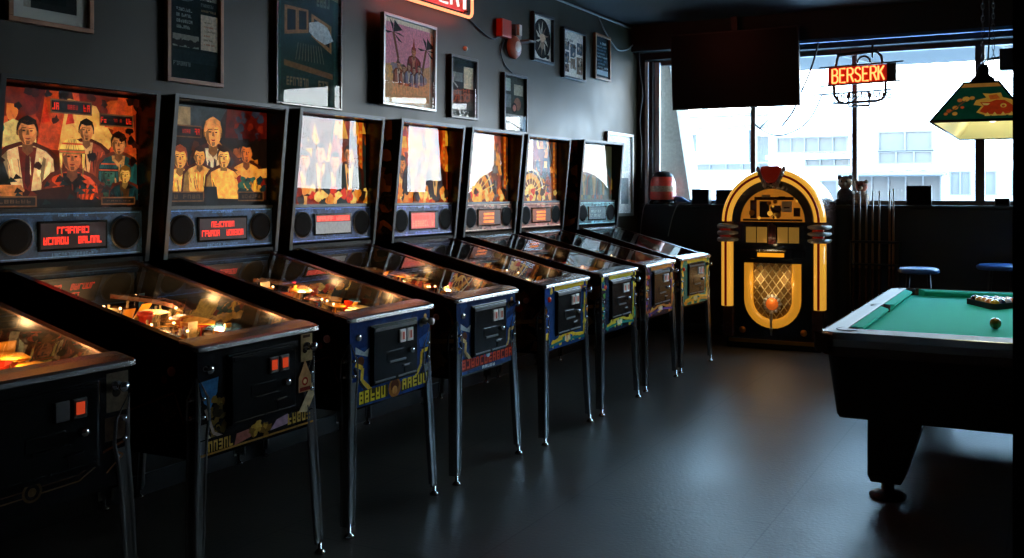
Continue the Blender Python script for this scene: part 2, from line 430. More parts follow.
        for f, c in zip(fs, cs):
            for _ in f:
                at.data[li].color = (*c, 1); li += 1
        me.materials.append(M[mat]); me.update()
        ob = bpy.data.objects.new(name, me); COL.objects.link(ob)
        if parent: ob.parent = parent
        return ob

# ================================================================== ROOM
XL, XR, YB, YF, ZC = -1.305, 4.6, 9.12, -1.6, 3.2
SILL, WTOP = 1.335, 2.86
WX0, WX1 = -1.22, 3.95                         # window opening
struct(boxo('floor', (XL - 0.2, YF - 0.2, -0.12), (XR + 0.2, YB + 0.25, 0), 'floor'))
struct(boxo('ceiling', (XL - 0.2, YF - 0.2, ZC), (XR + 0.2, YB + 0.25, ZC + 0.15), 'ceiling'))
struct(boxo('wall_left', (XL - 0.2, YF - 0.2, 0), (XL, YB + 0.25, ZC), 'wall'))
struct(boxo('wall_right', (XR, YF - 0.2, 0), (XR + 0.2, YB + 0.25, ZC), 'wall_dark'))
struct(boxo('wall_front', (XL, YF - 0.2, 0), (XR, YF, ZC), 'wall_dark'))
w = MB()
w.box((XL, YB, 0), (XR, YB + 0.25, SILL)); w.box((XL, YB, WTOP), (XR, YB + 0.25, ZC))
w.box((XL, YB, SILL), (WX0, YB + 0.25, WTOP)); w.box((WX1, YB, SILL), (XR, YB + 0.25, WTOP))
struct(w.build('wall_back', 'wall_dark'))
# near door jamb / short partition at the right edge of the view
struct(boxo('wall_partition', (2.618, 1.0, 0), (3.5, 1.16, ZC), 'black_matte'))
# dropped beam in front of the window head, with a pale rail under it
struct(boxo('trim_1', (XL, YB - 0.16, 2.93), (XR, YB, ZC), 'wall_dark'))
struct(boxo('trim_2', (XL + 0.6, YB - 0.2, 2.89), (WX1 + 0.1, YB - 0.16, 2.925), 'navy_vinyl', bevel=0.006))
struct(boxo('baseboard_left', (XL, YF, 0), (XL + 0.015, YB, 0.1), 'black'))
struct(boxo('baseboard_back', (XL, YB - 0.015, 0), (XR, YB, 0.1), 'black'))
# sill board
struct(boxo('trim_3', (WX0 - 0.04, YB - 0.05, SILL - 0.03), (WX1 + 0.04, YB + 0.2, SILL), 'black', bevel=0.006))

# window: outer frame, mullions, one pane per bay
def window():
    f = MB()
    y0, y1 = YB + 0.13, YB + 0.2
    f.box((WX0, y0, WTOP - 0.05), (WX1, y1, WTOP)); f.box((WX0, y0, SILL), (WX1, y1, SILL + 0.045))
    f.box((WX0, y0, SILL), (WX0 + 0.05, y1, WTOP)); f.box((WX1 - 0.05, y0, SILL), (WX1, y1, WTOP))
    root = f.build('window_1', 'mullion', bevel=0.004); struct(root)
    mull = [(-0.075, 0.05), (0.945, 0.05), (2.085, 0.085), (3.06, 0.05)]
    for x, wd in mull:
        boxo('mullion', (x - wd / 2, y0 - 0.01, SILL + 0.045), (x + wd / 2, y1 - 0.005, WTOP - 0.05), 'mullion', root, 0.004)
    xs = [WX0 + 0.05] + [m[0] for m in mull] + [WX1 - 0.05]
    for a, b in zip(xs, xs[1:]):
        g = MB(); ym = (y0 + y1) / 2
        a2, b2 = a + 0.02, b - 0.02
        g.add([(a2, ym, SILL + 0.03), (b2, ym, SILL + 0.03), (b2, ym, WTOP - 0.03), (a2, ym, WTOP - 0.03)], [(0, 1, 2, 3)])
        g.build('pane', 'window_glass', root)
    # inner white lining of the left reveal with its two pale strips
    r = MB(); r.use('white').box((WX0, YB + 0.0, SILL), (WX0 + 0.035, YB + 0.06, WTOP - 0.02))
    r.use('white').box((WX0 + 0.075, YB + 0.09, SILL), (WX0 + 0.13, YB + 0.13, WTOP - 0.02))
    r.use('black').box((WX0 + 0.035, YB + 0.03, SILL), (WX0 + 0.075, YB + 0.13, WTOP - 0.02))
    r.build('reveal_lining', None, root)
window()

# ================================================================== OUTSIDE
struct(boxo('ground', (-30, YB + 0.3, -0.2), (30, 60, -0.1), 'asphalt'))
cn = MB(); cn.use('canopy').box((-6, YB + 0.26, 2.95), (2.7, 11.35, 3.12)); cn.use('facade3')
for x in (-3.2, -1.4, 0.4, 2.0):
    cn.add([(x, YB + 0.3, 2.93), (x + 0.05, YB + 0.3, 2.93), (x + 0.55, 11.3, 2.93), (x + 0.5, 11.3, 2.93),
            (x, YB + 0.3, 2.96), (x + 0.05, YB + 0.3, 2.96), (x + 0.55, 11.3, 2.96), (x + 0.5, 11.3, 2.96)],
           [(3, 2, 1, 0), (0, 1, 5, 4), (1, 2, 6, 5), (2, 3, 7, 6), (3, 0, 4, 7)])
struct(cn.build('roof', None))
# leaning concrete buttress outside the left end of the window
b = MB(); b.prism([(-1.5, 0), (-0.62, 0), (-1.13, 3.1), (-1.5, 3.1)], 'y', 9.5, 9.9)
struct(b.build('pillar', 'grey', bevel=0.01))

def facade_window(root, x0, x1, z0, z1, y, n, mat='pane_far', depth=0.08):
    f = MB(); f.use('facade2')
    t = 0.04
    f.box((x0 - t, y - depth, z0 - t), (x1 + t, y + 0.01, z0)); f.box((x0 - t, y - depth, z1), (x1 + t, y + 0.01, z1 + t))
    wd = (x1 - x0) / n
    for i in range(n + 1):
        x = x0 + i * wd
        f.box((x - t / 2, y - depth, z0), (x + t / 2, y + 0.01, z1))
    fr = f.build('window', None, root)
    for i in range(n):
        MB().box((x0 + i * wd + t / 2, y - 0.03, z0), (x0 + (i + 1) * wd - t / 2, y, z1)).build('pane', mat, fr)
    return fr
off = empty('office_building', (0, 24, -0.1), 0, 'white office building with bands of pale blue windows across the street', 'building')
def B(name, a, b, mat): return boxo(name, (a[0], a[1] - 24, a[2] + 0.1), (b[0], b[1] - 24, b[2] + 0.1), mat, off)
B('wall', (-4.0, 24, -0.1), (9, 30, 4.2), 'facade')
B('parapet', (-4.2, 23.6, 2.95), (-1.6, 24, 3.1), 'facade')
B('awning', (-2.0, 22.9, 1.88), (0.45, 24, 1.96), 'facade2')
B('ledge', (-1.45, 23.8, 2.02), (0.35, 24, 2.1), 'facade')
B('ledge', (-4.0, 23.7, 2.32), (-1.5, 24, 2.42), 'facade')
for a in ((-3.75, -1.95, 2.52, 2.86, 5), (-3.0, -1.9, 2.16, 2.42, 3)):
    facade_window(off, a[0], a[1], a[2] + 0.1, a[3] + 0.1, 0, a[4])
facade_window(off, -1.17, 0.1, 2.52 + 0.1, 2.95 + 0.1, 0, 2)
facade_window(off, -1.17, 0.1, 2.2 + 0.1, 2.46 + 0.1, 0, 3)
facade_window(off, -1.75, 0.3, 1.2 + 0.1, 1.86 + 0.1, 0, 5, 'pane_far2')
facade_window(off, -3.4, -2.2, 1.2 + 0.1, 1.75 + 0.1, 0, 3, 'pane_far2')
facade_window(off, 0.52, 0.98, 1.42 + 0.1, 1.95 + 0.1, 0, 2)
facade_window(off, 1.16, 1.55, 1.42 + 0.1, 1.95 + 0.1, 0, 1)
facade_window(off, 1.9, 2.9, 1.42 + 0.1, 1.95 + 0.1, 0, 2)
facade_window(off, 3.3, 5.5, 2.3 + 0.1, 2.8 + 0.1, 0, 3)
apt = empty('apartment_building', (0, 30, -0.1), 0, 'pale building with an open beam terrace seen below the black screen', 'building')
def Bq(name, a, b, mat): return boxo(name, (a[0], a[1] - 30, a[2] + 0.1), (b[0], b[1] - 30, b[2] + 0.1), mat, apt)
Bq('wall', (-13, 30, -0.1), (-4.4, 36, 4.0), 'facade')
for z in (3.55, 3.95, 4.35): Bq('beam', (-9.2, 29.2, z), (-5.0, 29.5, z + 0.12), 'facade2')
for x in (-9.0, -7.7, -6.4, -5.1): Bq('post', (x, 29.25, 2.6), (x + 0.14, 29.45, 4.35), 'facade')
for x0, x1, z0, z1, n in ((-9.0, -8.2, 2.9, 3.4, 1), (-6.3, -5.6, 2.5, 3.5, 1), (-5.3, -4.7, 2.9, 3.4, 1), (-8.8, -5.4, 2.25, 2.4, 6)):
    facade_window(apt, x0, x1, z0 + 0.1, z1 + 0.1, 0, n)
struct(boxo('wall_street', (-12, 20, -0.1), (-4.3, 20.3, 1.95), 'facade'))

# ================================================================== PINBALL MACHINES
def tub_profile():
    return [(-1.255, 0.50), (-0.02, 0.53), (-0.02, 0.905), (-1.03, 1.142), (-1.255, 1.142)]
SHARED = {}
def field_part(key, fn, mat, parent):
    """parts that every machine has alike share one mesh"""
    if key not in SHARED:
        o = fn().build(key[0], mat, parent); SHARED[key] = o; return o
    o = SHARED[key].copy(); COL.objects.link(o); o.parent = parent; return o

def make_leg_sections(front, side):
    """chrome leg: angle iron with a pointed top plate, leaning out; corner at (0, side*0.288)"""
    secs = []
    sx = 1 if front else -1
    for z, wd, lean in ((0.81, 0.006, 0), (0.775, 0.028, 0), (0.735, 0.056, 0), (0.66, 0.062, 0), (0.60, 0.052, 0.1), (0.50, 0.048, 0.28), (0.3, 0.046, 0.58), (0.09, 0.043, 0.92), (0.045, 0.043, 1.0)):
        cx = (0.0 + 0.018 * lean) * sx; cy = side * (0.2885 + 0.03 * lean); t = 0.005
        # cross-section: side flange end - outer corner - front flange end and back inside, with a raised ridge on both flanges
        R = 0.004
        o = [(cx - sx * wd, cy), (cx - sx * wd * 0.9, cy + side * R), (cx - sx * wd * 0.8, cy + side * R), (cx - sx * wd * 0.72, cy), (cx - sx * wd * 0.3, cy), (cx - sx * wd * 0.2, cy + side * R), (cx - sx * 0.002, cy + side * R),
             (cx + sx * R, cy - side * 0.002), (cx + sx * R, cy - side * wd * 0.2), (cx, cy - side * wd * 0.3), (cx, cy - side * wd * 0.72), (cx + sx * R, cy - side * wd * 0.8), (cx + sx * R, cy - side * wd * 0.9), (cx, cy - side * wd),
             (cx - sx * t, cy - side * wd), (cx - sx * t, cy - side * t), (cx - sx * wd, cy - side * t)]
        s = [(x, y, z) for x, y in o]
        if (sx * side) > 0: s = s[::-1]
        secs.append(s)
    return secs

def make_leg(root, front, side):
    x0 = -0.02 if front else -1.255
    mb = MB(); mb.X = Matrix.Translation((x0, 0, 0))
    mb.loft(make_leg_sections(front, side))
    lg = mb.build('leg', 'leg_metal', root, bevel=0.0)
    sx = 1 if front else -1
    for k, z in enumerate((0.735, 0.67)):
        for face in ('front', 'side'):
            def bolt(z=z, face=face):
                bl = MB()
                pr_ = [(0.0085, -0.004), (0.0085, 0.003), (0.006, 0.007), (0.0005, 0.008)]
                if face == 'front': bl.lathe([(a_, b_ * sx) for a_, b_ in pr_], (x0 + sx * 0.004, side * 0.266, z), 'x', 10)
                else: bl.lathe([(a_, b_ * side) for a_, b_ in pr_], (x0 - sx * 0.022, side * 0.296, z), 'y', 10)
                return bl
            field_part(('bolt', k, face, front, side), bolt, 'chrome', lg)
    ft = MB()
    fx = x0 + sx * 0.012; fy = side * 0.306
    ft.lathe([(0.001, 0.0), (0.022, 0.0), (0.024, 0.006), (0.012, 0.016), (0.007, 0.02), (0.007, 0.055), (0.001, 0.056)], (fx, fy, 0), 'z', 14)
    ft.build('leveller_foot', 'chrome', lg)

def backglass_art(i, rng):
    a = Art(0.66 / 0.49)
    if i == 1:      # a group portrait in warm reds, cream and teal
        a.rect(0, 0, 1, 1, (120, 44, 18))
        for _ in range(46): a.blob(rng.random(), 0.3 + 0.7 * rng.random(), 0.05 + 0.1 * rng.random(), rng.choice([(170, 66, 26), (200, 96, 40), (120, 36, 14), (90, 24, 12), (220, 130, 60)]), rng)
        a.poly([(0, 0.62), (0.16, 0.74), (0.3, 0.66), (0.3, 0.52), (0, 0.5)], (216, 190, 120)); a.ell(0.07, 0.66, 0.05, (70, 130, 100))
        for q in (0.3, 0.42, 0.8): a.poly([(q, 0.5), (q + 0.06, 1), (q + 0.16, 1), (q + 0.2, 0.5)], (196, 84, 36))
        a.poly([(0.44, 0.5), (0.5, 0.95), (0.7, 0.9), (0.84, 0.6), (0.74, 0.45)], (226, 176, 96))
        for q in (0.33, 0.49, 0.76): a.poly([(q, 0.72), (q + 0.03, 0.9), (q + 0.06, 0.74)], (200, 60, 24))
        a.person(0.63, 0.68, 0.085, (214, 146, 84), (34, 22, 16), (150, 70, 34), (220, 170, 110))
        a.person(0.86, 0.58, 0.09, (206, 140, 84), (30, 20, 16), (40, 84, 78), (200, 150, 90))
        a.person(0.24, 0.64, 0.105, (206, 138, 80), (32, 20, 14), (226, 190, 136), (120, 40, 20), tie=(80, 24, 14))
        a.poly([(0, 0.56), (0.06, 0.52), (0.14, 0.2), (0.1, 0.1), (0, 0.16)], (18, 20, 20)); a.poly([(0.02, 0.2), (0.2, 0.2), (0.24, 0.12), (0.1, 0.08), (0, 0.12)], (200, 130, 70))
        a.person(0.78, 0.3, 0.09, (60, 104, 84), (30, 70, 66), (24, 54, 56), (60, 90, 70), hat=(44, 92, 90))
        a.person(0.9, 0.3, 0.07, (214, 170, 90), (130, 90, 30), (30, 60, 60), (90, 60, 30))
        a.person(0.52, 0.44, 0.112, (196, 120, 68), (40, 26, 18), (206, 84, 32), (26, 18, 16), hat=(236, 196, 104))
        a.poly([(0.2, 0.14), (0.5, 0.2), (0.6, 0.0), (0.2, 0)], (60, 26, 14)); a.poly([(0, 0), (1, 0), (1, 0.07), (0, 0.09)], (22, 14, 12))
        for _ in range(40):
            e = rng.random(); a.blob(rng.choice((0.02 + 0.05 * e, 0.97 - 0.05 * e)) if rng.random() < 0.5 else rng.random(), rng.random() if rng.random() < 0.5 else 0.97, 0.035, rng.choice([(50, 22, 14), (70, 26, 14), (30, 18, 14)]), rng)
        for _ in range(40): a.poly([(x := rng.random(), y := 0.25 * rng.random()), (x + 0.02, y + 0.05), (x + 0.06, y + 0.01)], rng.choice([(60, 26, 16), (110, 44, 20), (26, 18, 16), (30, 50, 48)]))
        boxes = [((0.37, 0.81, 0.65, 0.93), 1), ((0.70, 0.73, 0.95, 0.84), 1), ((0.01, 0.02, 0.28, 0.11), 0), ((0.71, 0.03, 0.96, 0.1), 0)]
    elif i == 2:    # golden ensemble on a dark ground
        a.rect(0, 0, 1, 1, (40, 26, 18))
        a.poly([(0, 0.7), (0, 1), (0.6, 1), (0.5, 0.8)], (60, 70, 74)); a.poly([(0.58, 0.7), (0.6, 1), (1, 1), (1, 0.72)], (92, 26, 18))
        for _ in range(22): a.blob(0.62 + 0.36 * rng.random(), 0.72 + 0.26 * rng.random(), 0.04, rng.choice([(120, 40, 24), (70, 22, 18), (60, 60, 70)]), rng)
        a.poly([(0.03, 0.86), (0.12, 0.98), (0.2, 0.86), (0.14, 0.72)], (140, 60, 30)); a.rect(0.14, 0.8, 0.26, 0.98, (150, 130, 96))
        for _ in range(30): a.blob(0.1 + 0.8 * rng.random(), 0.15 + 0.5 * rng.random(), 0.06, rng.choice([(160, 90, 30), (200, 130, 50), (90, 50, 22), (50, 60, 60)]), rng)
        a.person(0.46, 0.74, 0.13, (226, 160, 84), (214, 150, 80), (70, 60, 64), (220, 200, 160))
        a.person(0.78, 0.56, 0.1, (220, 130, 56), (30, 20, 16), (230, 166, 70), (230, 180, 90))
        a.person(0.16, 0.48, 0.1, (230, 170, 80), (150, 70, 20), (224, 166, 66), (240, 196, 110))
        a.person(0.33, 0.5, 0.085, (224, 160, 76), (60, 36, 20), (236, 186, 96), (226, 160, 70))
        a.person(0.55, 0.5, 0.1, (236, 180, 96), (60, 34, 20), (232, 176, 80), (240, 200, 120))
        a.poly([(0.5, 0.36), (0.64, 0.36), (0.7, 0.0), (0.42, 0.0)], (240, 190, 90)); a.poly([(0.66, 0.36), (0.98, 0.4), (0.98, 0.3), (0.72, 0.26)], (234, 170, 80))
        for _ in range(14): a.blob(0.7 + 0.28 * rng.random(), 0.14 + 0.14 * rng.random(), 0.04, rng.choice([(50, 100, 80), (30, 60, 60), (140, 40, 24)]), rng)
        a.poly([(0, 0), (1, 0), (1, 0.06), (0, 0.1)], (16, 14, 14)); a.poly([(0.38, 0), (0.36, 0.2), (0.48, 0.2), (0.5, 0)], (24, 34, 40))
        boxes = [((0.06, 0.68, 0.34, 0.8), 1), ((0.06, 0.05, 0.36, 0.15), 0), ((0.68, 0.05, 0.94, 0.15), 0)]
    elif i in (7,):
        a.rect(0, 0, 1, 1, (66, 70, 50))
        for _ in range(90): a.poly([(x := rng.random(), y := 0.6 * rng.random()), (x + 0.03, y + 0.12 + 0.2 * rng.random()), (x + 0.06, y)], rng.choice([(90, 92, 50), (150, 120, 40), (50, 66, 60), (120, 60, 30), (40, 80, 90)]))
        for k in range(3): a.person(0.25 + 0.25 * k, 0.6, 0.1, (190, 140, 80), (60, 40, 24), (60, 80, 70), (140, 110, 60))
        boxes = []
    else:           # flames, columns and chrome arcs, different for every machine
        base = {3: (110, 48, 22), 4: (150, 60, 20), 5: (120, 60, 24), 6: (130, 64, 24), 0: (100, 40, 20)}[i]
        a.rect(0, 0, 1, 1, base)
        pal = {3: [(196, 104, 40), (90, 30, 16), (226, 170, 70), (50, 60, 54), (150, 50, 24)], 4: [(230, 120, 30), (170, 40, 16), (246, 180, 60), (60, 24, 14)],
               5: [(220, 150, 50), (120, 110, 100), (170, 80, 24), (60, 50, 44)], 6: [(224, 140, 44), (150, 60, 20), (70, 60, 54), (246, 190, 90)], 0: [(160, 60, 30), (200, 120, 50)]}[i]
        for _ in range(70):
            x = rng.random(); y = rng.random() * 0.9
            a.poly([(x, y), (x + 0.05, y + 0.1 + 0.3 * rng.random()), (x + 0.1 + 0.05 * rng.random(), y)], rng.choice(pal))
        for k, x in enumerate((0.02, 0.1, 0.9)):
            a.rect(x, 0.2, x + 0.05, 1, (214, 110, 36) if k != 1 else (70, 30, 14))
            for j in range(8): a.ell(x + 0.025, 0.25 + 0.09 * j, 0.022, (246, 170, 70), n=8)
        if i in (5, 6):
            for r, c in ((0.42, (210, 190, 160)), (0.38, (60, 40, 24)), (0.34, (224, 150, 44)), (0.25, (120, 60, 20)), (0.16, (246, 186, 80))): a.ell(0.35, 0.12, r, c, n=28)
            for k in range(9): a.line([(0.35, 0.12), (0.35 + 0.36 * cos(0.35 * k), 0.12 + 0.42 * sin(0.35 * k))], 0.018, (240, 200, 110))
        else:
            for k in range(4): a.person(0.22 + 0.18 * k, 0.5 + 0.1 * (k % 2), 0.1, (216, 140, 70), (50, 26, 14), rng.choice(pal), (236, 180, 100))
        for _ in range(24): a.blob(rng.random(), 0.12 * rng.random() + 0.05, 0.06, rng.choice([(210, 70, 30), (230, 150, 50), (60, 40, 30), (240, 200, 110)]), rng)
        boxes = []
    for (x0, y0, x1, y1), lit in boxes:
        a.rect(x0, y0, x1, y1, (120, 84, 50)); a.rect(x0 + 0.008, y0 + 0.012, x1 - 0.008, y1 - 0.012, (22, 16, 16))
        w_ = x1 - x0
        if lit:
            a.glyphs(x0 + 0.04 * w_, y0 + 0.03, x0 + 0.22 * w_, y1 - 0.03, (240, 70, 36), 2, rng); a.glyphs(x0 + 0.4 * w_, y0 + 0.04, x0 + 0.66 * w_, y1 - 0.04, (170, 50, 30), 4, rng)
            a.glyphs(x0 + 0.78 * w_, y0 + 0.03, x0 + 0.96 * w_, y1 - 0.03, (220, 60, 32), 2, rng)
        else: a.glyphs(x0 + 0.04, y0 + 0.03, x1 - 0.03, y1 - 0.03, (90, 70, 50), 6, rng)
    return a

def front_art(i, rng):
    """front panel 0.575 x 0.375: coin door covers the middle"""
    a = Art(0.575 / 0.375)
    bg = {0: (16, 16, 18), 1: (17, 18, 20), 2: (22, 52, 110), 3: (22, 48, 96), 4: (30, 66, 120), 5: (26, 44, 70), 6: (40, 34, 56), 7: (50, 110, 90)}[i]
    a.rect(0, 0, 1, 1, bg)
    if i == 0:
        for k, c in enumerate(((80, 58, 34), (60, 40, 26), (80, 58, 34))): a.line([(0, 0.1 + 0.05 * k), (0.7, 0.12 + 0.05 * k), (0.8, 0.2 + 0.04 * k), (0.82, 0.9)], 0.012, c)
        a.ell(0.45, 0.14, 0.08, (70, 52, 32), n=20); a.ell(0.45, 0.14, 0.06, (26, 22, 20), n=20); a.ell(0.45, 0.14, 0.035, (84, 64, 40), n=12)
        a.rect(0.86, 0.62, 0.99, 0.95, (92, 80, 64)); a.ell(0.92, 0.78, 0.04, (40, 36, 32))
        a.rect(0.85, 0.38, 0.98, 0.58, (58, 44, 34)); a.line([(0.84, 0.3), (0.98, 0.36)], 0.02, (90, 50, 30)); a.line([(0.86, 0.12), (0.96, 0.24), (0.9, 0.3)], 0.015, (100, 66, 40))
    elif i == 1:
        a.poly([(0.01, 0.7), (0.16, 0.72), (0.15, 0.58), (0.1, 0.44), (0.05, 0.5)], (50, 104, 150)); a.ell(0.06, 0.82, 0.028, (110, 104, 100)); a.ell(0.06, 0.82, 0.018, (22, 22, 24))
        for _ in range(22): a.blob(0.1 + 0.1 * rng.random(), 0.08 + 0.45 * rng.random(), 0.04, rng.choice([(96, 74, 30), (70, 56, 26), (40, 34, 22), (130, 100, 40)]), rng)
        a.line([(0.06, 0.44), (0.12, 0.2), (0.22, 0.12)], 0.03, (140, 120, 110)); a.poly([(0.02, 0.0), (0.08, 0.2), (0.14, 0.08)], (150, 140, 110))
        a.rect(0.02, 0.0, 0.98, 0.16, (24, 20, 18)); a.glyphs(0.04, 0.03, 0.28, 0.13, (176, 140, 60), 6, rng); a.poly([(0.28, 0.02), (0.42, 0.06), (0.4, 0.14), (0.3, 0.13)], (150, 90, 80))
        for k in range(16): a.blob(0.42 + 0.16 * rng.random(), 0.04 + 0.12 * rng.random(), 0.035, rng.choice([(170, 130, 50), (110, 80, 30), (200, 160, 70)]), rng)
        a.poly([(0.58, 0.06), (0.76, 0.08), (0.74, 0.18), (0.64, 0.15)], (160, 130, 150)); a.glyphs(0.74, 0.06, 0.96, 0.17, (180, 146, 66), 5, rng)
        a.line([(0.02, 0.015), (0.98, 0.02)], 0.02, (150, 110, 50)); a.poly([(0.84, 0.16), (0.97, 0.44), (0.99, 0.3), (0.92, 0.14)], (190, 170, 130))
        a.rect(0.86, 0.68, 0.97, 0.97, (152, 128, 88)); a.ell(0.9, 0.8, 0.035, (40, 30, 24)); a.ell(0.945, 0.82, 0.03, (60, 50, 40)); a.rect(0.88, 0.93, 0.95, 0.96, (70, 50, 36))
        a.poly([(0.84, 0.36), (0.96, 0.36), (0.96, 0.52), (0.93, 0.6), (0.9, 0.7), (0.87, 0.6), (0.84, 0.52)], (186, 140, 90)); a.ell(0.9, 0.47, 0.045, (150, 40, 28)); a.rect(0.85, 0.37, 0.95, 0.41, (120, 40, 30)); a.ell(0.9, 0.47, 0.025, (220, 180, 120))
    elif i in (2, 3):
        lt = (222, 196, 44) if i == 2 else (212, 60, 30)
        for _ in range(20): a.blob(rng.random(), rng.random(), 0.08, rng.choice([(28, 66, 130), (18, 40, 86), (36, 84, 140)]), rng)
        a.ell(0.08, 0.8, 0.03, (20, 24, 30)); a.ell(0.08, 0.8, 0.018, (120, 140, 150)); a.poly([(0.06, 0.7), (0.16, 0.62), (0.22, 0.66), (0.2, 0.56), (0.06, 0.62)], (170, 190, 200))
        a.ell(0.12, 0.52, 0.06, (86, 50, 34)); a.ell(0.93, 0.9, 0.03, (200, 160, 100)); a.ell(0.88, 0.82, 0.05, (90, 94, 90)); a.poly([(0.84, 0.62), (0.99, 0.7), (0.99, 0.5), (0.86, 0.52)], (40, 90, 170))
        yc = (226, 190, 60) if i == 2 else (200, 170, 110)
        a.line([(0.06, 0.5), (0.14, 0.44), (0.13, 0.3), (0.24, 0.16)], 0.05, yc); a.line([(0.04, 0.46), (0.11, 0.28), (0.22, 0.1)], 0.04, (14, 16, 20))
        a.line([(0.99, 0.48), (0.88, 0.46), (0.87, 0.3), (0.8, 0.16)], 0.045, yc); a.line([(0.98, 0.5), (0.93, 0.3), (0.84, 0.12)], 0.035, (14, 16, 20))
        a.poly([(0.1, 0.02), (0.44, 0.03), (0.44, 0.17), (0.12, 0.18)] if i == 2 else [(0.06, 0.04), (0.96, 0.08), (0.95, 0.26), (0.5, 0.16), (0.06, 0.22)], (60, 56, 20) if i == 2 else (90, 24, 16))
        if i == 2:
            a.glyphs(0.1, 0.03, 0.42, 0.17, lt, 5, rng); a.poly([(0.6, 0.03), (0.97, 0.06), (0.97, 0.2), (0.6, 0.16)], (60, 56, 20)); a.glyphs(0.62, 0.05, 0.96, 0.18, lt, 5, rng)
            a.ell(0.52, 0.11, 0.12, (150, 96, 40), n=14); a.ell(0.52, 0.13, 0.08, (90, 50, 26), n=12); a.ell(0.52, 0.08, 0.05, (190, 130, 60), n=12)
        else:
            a.glyphs(0.08, 0.07, 0.94, 0.2, lt, 12, rng); a.ell(0.5, 0.2, 0.05, (150, 170, 180)); a.glyphs(0.4, 0.01, 0.62, 0.05, (200, 200, 210), 5, rng)
    else:
        pal = {4: [(226, 190, 56), (40, 120, 120), (30, 70, 150), (210, 120, 40), (230, 200, 90)], 5: [(220, 196, 60), (40, 130, 110), (30, 60, 120), (90, 150, 70)],
               6: [(214, 130, 60), (110, 70, 140), (200, 90, 60), (230, 170, 80)], 7: [(236, 180, 50), (226, 150, 40), (60, 130, 100), (240, 200, 70)]}[i]
        for k in range(60):
            e = rng.random(); side = rng.randrange(4)
            x, y = {0: (0.05 * rng.random() + 0.02, e), 1: (0.99 - 0.1 * rng.random(), e), 2: (e, 0.02 + 0.14 * rng.random()), 3: (e, 0.93 + 0.06 * rng.random())}[side]
            a.blob(x, y, 0.035 + 0.03 * rng.random(), rng.choice(pal), rng)
        a.line([(0.14, 0.1), (0.3, 0.14), (0.5, 0.22), (0.7, 0.14), (0.9, 0.12), (0.93, 0.9)], 0.05, pal[0]); a.line([(0.1, 0.06), (0.4, 0.1), (0.6, 0.1), (0.94, 0.06)], 0.04, pal[1])
        a.ell(0.5, 0.14, 0.09, pal[0], n=14); a.ell(0.5, 0.14, 0.055, pal[3], n=12)
        for k in range(4): a.rect(0.44 + 0.035 * k, 0.08, 0.46 + 0.035 * k, 0.16, (240, 230, 200))
        a.line([(0.2, 0.95), (0.9, 0.96)], 0.06, pal[0])
    return a

def side_art(i, rng):
    a = Art(1.0 / 0.36)
    bg = (20, 17, 15) if i < 3 else (26, 20, 15); a.rect(0, 0, 1, 1, bg)
    pal = [(74, 44, 22), (96, 56, 26), (50, 30, 20), (120, 70, 30)] if i >= 3 else [(30, 24, 20), (38, 26, 20)]
    for _ in range(16): a.blob(rng.random(), rng.random(), 0.12 + 0.1 * rng.random(), rng.choice(pal[:3]), rng)
    if i >= 3:
        a.ell(0.8, 0.68, 0.24, (92, 60, 30), 0.3, n=22); a.ell(0.84, 0.68, 0.07, (150, 50, 24)); a.poly([(0.6, 0.44), (1, 0.52), (1, 0.46), (0.6, 0.36)], (110, 74, 36))
        a.poly([(0.7, 0.3), (0.9, 0.34), (0.96, 0.2), (0.86, 0.02), (0.72, 0.06)], (84, 56, 28)); a.line([(0.1, 0.5), (0.4, 0.7), (0.6, 0.6)], 0.08, (100, 66, 30))
    else:
        a.line([(0.5, 0.2), (0.9, 0.6), (0.95, 0.3)], 0.02, (60, 34, 22)); a.ell(0.85, 0.72, 0.04, (96, 30, 20))
    return a

PANEL = {0: (26, 46, 70), 1: (30, 58, 92), 2: (34, 66, 110), 3: (40, 66, 120), 4: (84, 96, 150), 5: (150, 112, 100), 6: (170, 104, 86), 7: (96, 140, 146)}
def panel_art(i, rng):
    a = Art(0.66 / 0.19); c = PANEL[i]; a.rect(0, 0, 1, 1, c)
    for _ in range(70):
        k = 0.6 + 0.8 * rng.random(); a.blob(rng.random(), rng.random(), 0.05 + 0.1 * rng.random(), tuple(min(255, int(v * k)) for v in c), rng)
    hi = tuple(min(255, int(v * 1.8) + 30) for v in c)
    for x in (0.13, 0.87): a.ell(x, 0.5, 0.39, hi, n=26); a.ell(x, 0.5, 0.36, tuple(int(v * 0.5) for v in c), n=26)
    a.rect(0.02, 0.95, 0.98, 0.97, hi); a.rect(0.02, 0.03, 0.98, 0.05, hi)
    a.glyphs(0.36, 0.04, 0.64, 0.12, tuple(min(255, int(v * 1.5) + 20) for v in c), 14, rng); a.glyphs(0.4, 0.9, 0.6, 0.955, hi, 10, rng)
    return a
